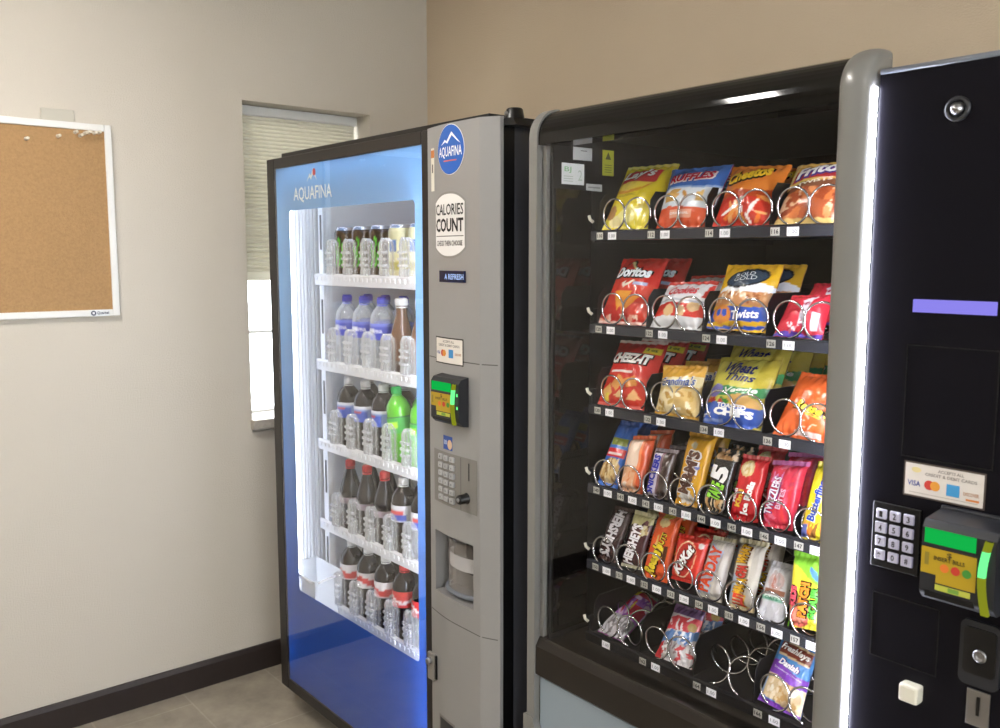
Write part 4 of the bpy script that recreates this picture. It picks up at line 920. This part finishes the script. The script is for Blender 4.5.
snack(2, 'cracker_bag', 'snack bag', 'yellow green wheat chip bag with blue lower panel, third on the third shelf',
  Q(1.973, 1.206, 2.115, 1.216, 1.975, 1.332, 2.112, 1.345, .065), .044,
  [('bg', '#cfc548'), ('band', .42, .98, .1, .0, '#d9d05c'), ('rect', .8, .3, 1, 1, '#c9b844'), ('band', .44, .58, .06, .03, '#3f9a58'), ('rect', 0, .40, .28, .62, '#cfc548'), ('ell', .20, .53, .13, .095, 0, '#7a78b4'), ('blobs', .02, .32, .45, .42, 9, .08, .04, ['#c23a2c', '#3f8a3a', '#d8543a']), ('ell', .70, .37, .24, .10, -10, '#dcae66'), ('band', -.1, .32, -.02, .03, '#3a5fbe'), ('poly', [(.86, .0), (1, 0), (1, .10)], '#d8cc40'), ('rect', .06, .06, .40, .10, '#8fa4dc'), ('blobs', .05, .14, .17, .20, 3, .05, .02, ['#e8ecf8'])],
  [('Wheat', .50, .82, .52, .15, -4, '#2a3268', None, .03, .25), ('Thins', .56, .69, .48, .10, -4, '#2a3268', None, .02, .35), ('Veggie', .62, .515, .50, .10, 2, '#eaf4e4', None, .03, .2), ('TOASTED', .54, .295, .46, .07, -4, '#f4f6fc', None, .04), ('CHIPS', .57, .205, .62, .115, -4, '#f6f8fe', None, .07)], seed=29,
  behind=[(-.008, .050, .022, 'yellow green wheat chip bag second in its coil, third shelf'), (.006, .105, .024, 'yellow green wheat chip bag third in its coil, third shelf'), (.002, .165, .026, 'yellow green wheat chip bag fourth in its coil, third shelf'), (.0, .225, .026, 'yellow green wheat chip bag at the back of its coil, third shelf')])
snack(2, 'candy_bag', 'snack bag', 'plain orange candy bag with yellow script, rightmost on the third shelf',
  Q(2.137, 1.214, 2.240, 1.212, 2.150, 1.321, 2.236, 1.318, .065), .032,
  [('bg', '#e2662e'), ('rect', .42, .05, .90, .12, '#e6d0c8'), ('blobs', .5, .16, .9, .36, 5, .06, .014, ['#f0b8a0'])],
  [("Reese's", .66, .48, .72, .14, -10, '#e8c826', '#2a1c10', .04, .3), ('PIECES', .68, .385, .36, .05, -10, '#e8c040', None, .05)], seed=31)
# --- fourth shelf: bars
def bars(row, *a, **k): return snack(row, *a, bar=True, res=(30, 64), **k)
bars(3, 'nut_pack', 'snack bar', 'blue peanut tube with a window of nuts, first on the fourth shelf',
  Q(1.707, 1.036, 1.767, 1.038, 1.709, 1.170, 1.763, 1.170, .075), .026,
  [('bg', '#3a6fcb'), ('rect', .15, .60, .9, .70, '#8a9a3c'), ('rect', .08, .42, .95, .55, '#cc3038'), ('rect', .2, .45, .85, .49, '#ead8d8'), ('ell', .5, .22, .44, .19, 0, '#c8a468'), ('blobs', .12, .06, .88, .38, 26, .12, .04, ['#dcc08a', '#9a7444', '#e6d2a4']), ('band', -.1, .05, 0, 0, '#3f78d8')], [], seed=41,
  behind=[(.0, .06, 0, 'blue peanut tube second in its coil, fourth shelf')])
bars(3, 'cracker_pack', 'snack bar', 'peach coloured sandwich cracker pack, second on the fourth shelf',
  Q(1.780, 1.036, 1.838, 1.041, 1.780, 1.150, 1.841, 1.160, .035), .034,
  [('bg', '#efbf9c'), ('rect', .80, .0, 1, 1, '#d3562c'), ('rect', .18, .45, .70, .92, '#f2d8c4'), ('rect', .15, .02, .74, .42, '#eab088'), ('blobs', .15, .05, .7, .42, 9, .10, .03, ['#e08a5a', '#f2cdb0', '#f0dccc']), ('rect', .0, .93, 1, 1, '#d8673c'), ('rect', .72, .0, .80, 1, '#e88a5c')], [], seed=43,
  behind=[(.004, .05, .006, 'orange sandwich cracker pack behind the peach one, fourth shelf')])
bars(3, 'candy_bar', 'snack bar', 'dark brown bar with blue lettering on white, third on the fourth shelf',
  Q(1.850, 1.038, 1.900, 1.042, 1.850, 1.137, 1.904, 1.141, .028), .024,
  [('bg', '#43332f'), ('rect', .06, .06, .50, .90, '#d9d0de'), ('rect', .50, .06, .62, .94, '#7a5a64'), ('rect', 0, .93, 1, 1, '#8c8086')], [('SNICKERS', .28, .47, .78, .34, 84, '#3238a8', None, .05, .1)], seed=45,
  behind=[(.0, .045, .0, 'dark brown bar second in its coil, fourth shelf'), (.0, .095, .0, 'dark brown bar third in its coil, fourth shelf')])
bars(3, 'candy_pack', 'snack bar', 'yellow peanut candy pack with brown lettering, fourth on the fourth shelf',
  Q(1.925, 1.041, 1.981, 1.043, 1.923, 1.182, 1.986, 1.183, .045), .026,
  [('bg', '#d79f22'), ('ell', .42, .80, .12, .045, 0, '#b8b090'), ('ell', .5, .10, .30, .07, 0, '#d8d4cc'), ('ell', .70, .52, .10, .04, 0, '#7a8cc8'), ('blobs', .1, .03, .9, .10, 4, .12, .03, ['#c8b088', '#e8e4dc'])], [("M&M'S", .47, .44, .58, .50, 84, '#5a3a2e', '#ece8e4', .05)], seed=47,
  behind=[(.0, .045, .0, 'yellow peanut candy pack second in its coil, fourth shelf')])
bars(3, 'candy_bar', 'snack bar', 'black bar with a big white numeral and lime lettering, fifth on the fourth shelf',
  Q(1.994, 1.041, 2.042, 1.042, 1.994, 1.160, 2.046, 1.162, .040), .024,
  [('bg', '#1b1a18'), ('blobs', .05, .84, .95, .97, 9, .18, .04, ['#cfa878', '#a87c4c', '#e2cdb0']), ('blobs', .05, .04, .95, .20, 10, .18, .04, ['#d2a468', '#b98448', '#e6cfa8'])], [('TAKE', .50, .33, .26, .62, 80, '#8fd63a', None, .05, .1), ('5', .50, .60, .24, .78, 80, '#f0efee', None, .06)], seed=49,
  behind=[(.0, .045, .0, 'black bar behind the one with the big numeral, fourth shelf')])
bars(3, 'cake_roll_pack', 'snack bar', 'red roll pack with cream oval and white lettering, sixth on the fourth shelf',
  Q(2.054, 1.039, 2.110, 1.044, 2.054, 1.157, 2.110, 1.160, .040), .026,
  [('bg', '#c4262c'), ('ell', .42, .78, .26, .13, 0, '#e2c890'), ('ell', .42, .78, .20, .09, 0, '#ecdcb4'), ('blobs', .25, .70, .6, .88, 5, .08, .03, ['#d8b878']), ('rect', 0, .95, 1, 1, '#d85a5c')], [('Ice Rolls', .66, .34, .50, .24, 84, '#f4efec', None, .05), ('Kind', .36, .32, .26, .22, 84, '#e8b83a', None, .05), ('MINI', .16, .36, .2, .14, 84, '#f0e4e0', None, .03)], seed=51,
  behind=[(.0, .05, .010, 'red roll pack second in its coil, fourth shelf')])
bars(3, 'candy_pack', 'snack bar', 'pink red candy pack with pale lettering, seventh on the fourth shelf',
  Q(2.124, 1.042, 2.184, 1.046, 2.120, 1.157, 2.188, 1.166, .038), .026,
  [('bg', '#cc3048'), ('blobs', .04, .04, .96, .92, 20, .16, .035, ['#d84a5e', '#c0304c', '#de6a84', '#d43a3c']), ('rect', 0, .93, 1, 1, '#c86aa4'), ('blobs', .1, .62, .5, .80, 4, .12, .03, ['#d878b0'])], [('TWIZZLERS', .32, .46, .56, .26, 82, '#efe4f0', '#8a3a7a', .03), ('BITES', .58, .42, .3, .18, 82, '#e8b8d0', None)], seed=53,
  behind=[(.0, .05, .008, 'pink candy pack second in its coil, fourth shelf'), (.0, .10, .012, 'purple pink candy pack third in its coil, fourth shelf')])
bars(3, 'candy_bar', 'snack bar', 'bright yellow bar with blue lettering, rightmost on the fourth shelf',
  Q(2.200, 1.032, 2.250, 1.038, 2.206, 1.170, 2.250, 1.174, .042), .024,
  [('bg', '#e0cd2c'), ('blobs', .1, .08, .9, .24, 7, .2, .05, ['#c8742a', '#e29a3c', '#8a5a2c']), ('rect', .0, .06, .3, .22, '#5a64a0')], [('Butterfinger', .55, .56, .62, .42, 84, '#2f4aa4', '#e8e4c0', .04, .15)], seed=55)
# --- fifth shelf
bars(4, 'chocolate_bar', 'snack bar', 'dark chocolate bar with silver lettering reading downward, first on the fifth shelf',
  Q(1.712, 0.874, 1.765, 0.874, 1.713, 0.981, 1.767, 0.984, .055), .020,
  [('bg', '#38211f'), ('rect', 0, .93, 1, 1, '#5a4844')], [("HERSHEY'S", .50, .50, .86, .55, -96, '#ccc8cc', None, .05)], seed=61)
bars(4, 'chocolate_bar', 'snack bar', 'brown and cream chocolate bar with upright white lettering, second on the fifth shelf',
  Q(1.783, 0.874, 1.836, 0.879, 1.784, 0.989, 1.840, 0.990, .042), .020,
  [('bg', '#4a2a2c'), ('band', .76, 1.1, .1, .03, '#c8c08a'), ('ell', .70, .74, .20, .08, 30, '#5a3038'), ('blobs', .55, .55, .95, .75, 4, .12, .05, ['#d8cfa8', '#b89a6c']), ('rect', 0, .93, 1, 1, '#ded8a8'), ('band', -.1, .06, 0, 0, '#b8b49c')], [("HERSHEY'S", .42, .42, .70, .52, 84, '#efecf0', None, .05)], seed=63,
  behind=[(.0, .045, .004, 'cream topped chocolate bar second in its coil, fifth shelf')])
bars(4, 'candy_bar', 'snack bar', 'long orange bar with yellow script, third on the fifth shelf',
  Q(1.843, 0.869, 1.906, 0.871, 1.845, 1.000, 1.902, 1.004, .050), .022,
  [('bg', '#e05a26'), ('ell', .50, .93, .22, .05, 0, '#d8b82c'), ('ell', .48, .83, .22, .07, 0, '#e2c88c'), ('blobs', .3, .3, .75, .66, 6, .14, .05, ['#d9b060']), ('rect', .72, .24, .84, .50, '#5a341c')], [("Reese's", .42, .28, .46, .46, 76, '#ecd02c', '#4a2410', .05, .2), ('NUTS', .60, .56, .24, .26, 76, '#e8c83a', '#4a2410', .03)], seed=65,
  behind=[(.006, .05, .006, 'orange bar second in its coil, fifth shelf')])
bars(4, 'wafer_bar', 'snack bar', 'short red wafer bar with white script in an oval, fourth on the fifth shelf',
  Q(1.918, 0.884, 1.984, 0.889, 1.914, 0.972, 1.988, 0.977, .028), .022,
  [('bg', '#cf3024'), ('ell', .46, .48, .34, .40, -14, '#e8b890'), ('ell', .46, .48, .31, .37, -14, '#c02a22'), ('ell', .88, .82, .08, .06, 0, '#d8c8c4')], [('KitKat', .46, .48, .66, .30, 64, '#f2efee', '#6a1a18', .04, .25)], seed=67,
  behind=[(.004, .045, .006, 'red wafer bar second in its coil, fifth shelf'), (.008, .09, .012, 'red wafer bar third in its coil, fifth shelf')])
bars(4, 'candy_bar', 'snack bar', 'cream bar with orange red capital lettering, fifth on the fifth shelf',
  Q(1.984, 0.864, 2.037, 0.870, 1.986, 0.981, 2.038, 0.985, .046), .024,
  [('bg', '#e0dad2'), ('rect', .0, .08, .12, .5, '#a8b8dc'), ('rect', .72, 0, 1, 1, '#cfc8c4'), ('rect', 0, .94, 1, 1, '#cdc4a4'), ('rect', 0, 0, 1, .06, '#d8d2c4')], [('PAYDAY', .40, .48, .72, .50, 84, '#d84a24', '#c0cce8', .05)], seed=69,
  behind=[(.004, .045, .004, 'cream bar second in its coil, fifth shelf')])
bars(4, 'candy_bar', 'snack bar', 'silvery bar with jagged yellow and red lettering, sixth on the fifth shelf',
  Q(2.055, 0.865, 2.108, 0.872, 2.054, 0.994, 2.108, 0.998, .042), .024,
  [('bg', '#d9d2c2'), ('rect', 0, .12, .26, .5, '#b4c4dc'), ('rect', .74, 0, 1, 1, '#c2bcb0'), ('rect', 0, .93, 1, 1, '#d6cda8'), ('rect', 0, 0, 1, .07, '#dcc89c')], [('WHAT', .40, .78, .28, .42, 84, '#dfae24', '#6a3a18', .06), ('CHA', .42, .54, .18, .42, 84, '#cc3a2c', '#6a3a18', .06), ('MACA', .48, .34, .22, .42, 84, '#dfae24', '#6a3a18', .06), ('LLIT', .52, .16, .18, .42, 84, '#cc3a2c', '#e0b23a', .06)], seed=71,
  behind=[(.010, .050, .004, 'silvery bar with yellow lettering second in its coil, fifth shelf')])
bars(4, 'granola_bar', 'snack bar', 'pale silver bar with green lettering, seventh on the fifth shelf',
  Q(2.113, 0.853, 2.172, 0.856, 2.118, 0.966, 2.166, 0.968, .046), .020,
  [('bg', '#c8c8cc'), ('ell', .52, .70, .30, .14, 0, '#c0a8a4'), ('blobs', .25, .60, .8, .84, 10, .08, .03, ['#b87a6c', '#dcc8c4', '#a89a98']), ('rect', .14, .50, .9, .58, '#8a5a44'), ('rect', .10, .40, .9, .49, '#7fb49c'), ('rect', .2, .46, .85, .49, '#d8e4dc'), ('blobs', .2, .1, .9, .36, 12, .05, .02, ['#b4b4bc', '#dcdce2'])], [('OATS', .50, .445, .5, .05, 0, '#2f7a58', None, .03)], seed=73)
bars(4, 'candy_bag', 'snack bag', 'lime and yellow sour candy bag, rightmost on the fifth shelf',
  Q(2.185, 0.872, 2.247, 0.882, 2.184, 1.008, 2.249, 1.016, .014), .022,
  [('bg', '#d6cf3c'), ('band', .72, 1.1, -.3, .02, '#86cc38'), ('rect', 0, .0, .2, .16, '#7cc838'), ('ell', .40, .22, .36, .20, 10, '#d8685c'), ('ell', .46, .22, .26, .12, 10, '#e2907a'), ('ell', .74, .74, .16, .05, -30, '#4a78b8'), ('ell', .16, .40, .14, .08, 0, '#c8706c')], [('PATCH', .52, .40, .46, .30, 88, '#e08a2c', '#1c1a14', .07), ('SOUR', .82, .38, .42, .22, 88, '#4fae3c', '#1c1a14', .06), ('KIDS', .20, .44, .26, .20, 88, '#cc4a5a', '#1c1a14', .06)], seed=75,
  behind=[(.004, .045, .006, 'lime green sour candy bag behind the front one, fifth shelf')])
# --- bottom shelf
snack(5, 'candy_pack', 'snack bar', 'clear purple and red pack lying in a coil, first on the bottom shelf',
  Q(1.722, 0.712, 1.790, 0.712, 1.716, 0.765, 1.766, 0.758, .150, y=-.765), .030,
  [('bg', '#b8b4bc'), ('blobs', .05, .02, .95, .34, 22, .14, .03, ['#8a8488', '#d8d4da', '#6a6468']), ('rect', .0, .34, 1, .82, '#9a5ab4'), ('blobs', .02, .36, .98, .80, 14, .16, .05, ['#d8b0d8', '#b83048', '#c8a83c', '#7a3ca0']), ('rect', .55, .40, 1, .62, '#c02a4a'), ('rect', 0, .78, .3, .96, '#d8b43c'), ('rect', .3, .80, 1, .95, '#c8385a')], [], bar=True, res=(30, 64), seed=81)
snack(5, 'pastry_pack', 'snack pack', 'clear wrapped red white and blue pastry pack, second on the bottom shelf',
  Q(1.880, 0.708, 1.972, 0.712, 1.888, 0.810, 1.962, 0.814, .055), .036,
  [('bg', '#c9c4c8'), ('rect', 0, .0, .16, .5, '#b82c34'), ('blobs', .15, .02, .98, .40, 26, .12, .03, ['#ecebee', '#9a868c', '#c84a50', '#e2dde0', '#7a6468']), ('band', .42, .60, .25, .03, '#5f86c0'), ('blobs', .1, .40, .9, .62, 12, .12, .03, ['#a8c4e6', '#e6eaf2', '#4a70b0']), ('band', .62, .84, .15, .02, '#c8404a'), ('blobs', .1, .64, .9, .84, 12, .10, .03, ['#e4d4d8', '#b83440']), ('band', .86, 1.1, 0, 0, '#6a4a78'), ('ell', .85, .72, .10, .07, 0, '#a8884a')], [], seed=83,
  behind=[(.004, .070, .006, 'purple topped pastry pack second in its coil, bottom shelf')])
snack(5, 'pastry_pack', 'snack pack', 'pastry in blue and purple wrapper with white script, rightmost on the bottom shelf',
  Q(2.126, 0.712, 2.214, 0.707, 2.134, 0.822, 2.209, 0.819, .065), .026,
  [('bg', '#4a8acb'), ('band', .76, .95, -.05, .0, '#d8c094'), ('band', .785, .925, -.05, .0, '#7a3424'), ('rect', 0, .70, .1, 1, '#4a8acb'), ('rect', .95, .70, 1, 1, '#4a8acb'), ('band', .44, .64, -.10, .03, '#7a3cb0'), ('band', -.1, .09, 0, 0, '#7a3cb0'), ('rect', .0, .09, .10, .44, '#8fb4dc'), ('rect', .92, .09, 1, .44, '#a8a4cc'), ('band', .08, .46, -.06, .02, '#d6bd94') , ('rect', .0, .08, .07, .46, '#9ab4dc'), ('blobs', .14, .12, .88, .42, 30, .05, .06, ['#ecdcc0', '#c8a068', '#e2cba4', '#f0e8d8'])],
  [('Freshleys', .52, .85, .78, .10, -5, '#f2ece4', None, .03, .2), ('Danish', .52, .67, .52, .08, -8, '#f8f4f8', '#4a3080', .04, .2), ('Strawberry Cheese', .52, .565, .72, .035, -8, '#d8c4ec', None, .01)], seed=85)
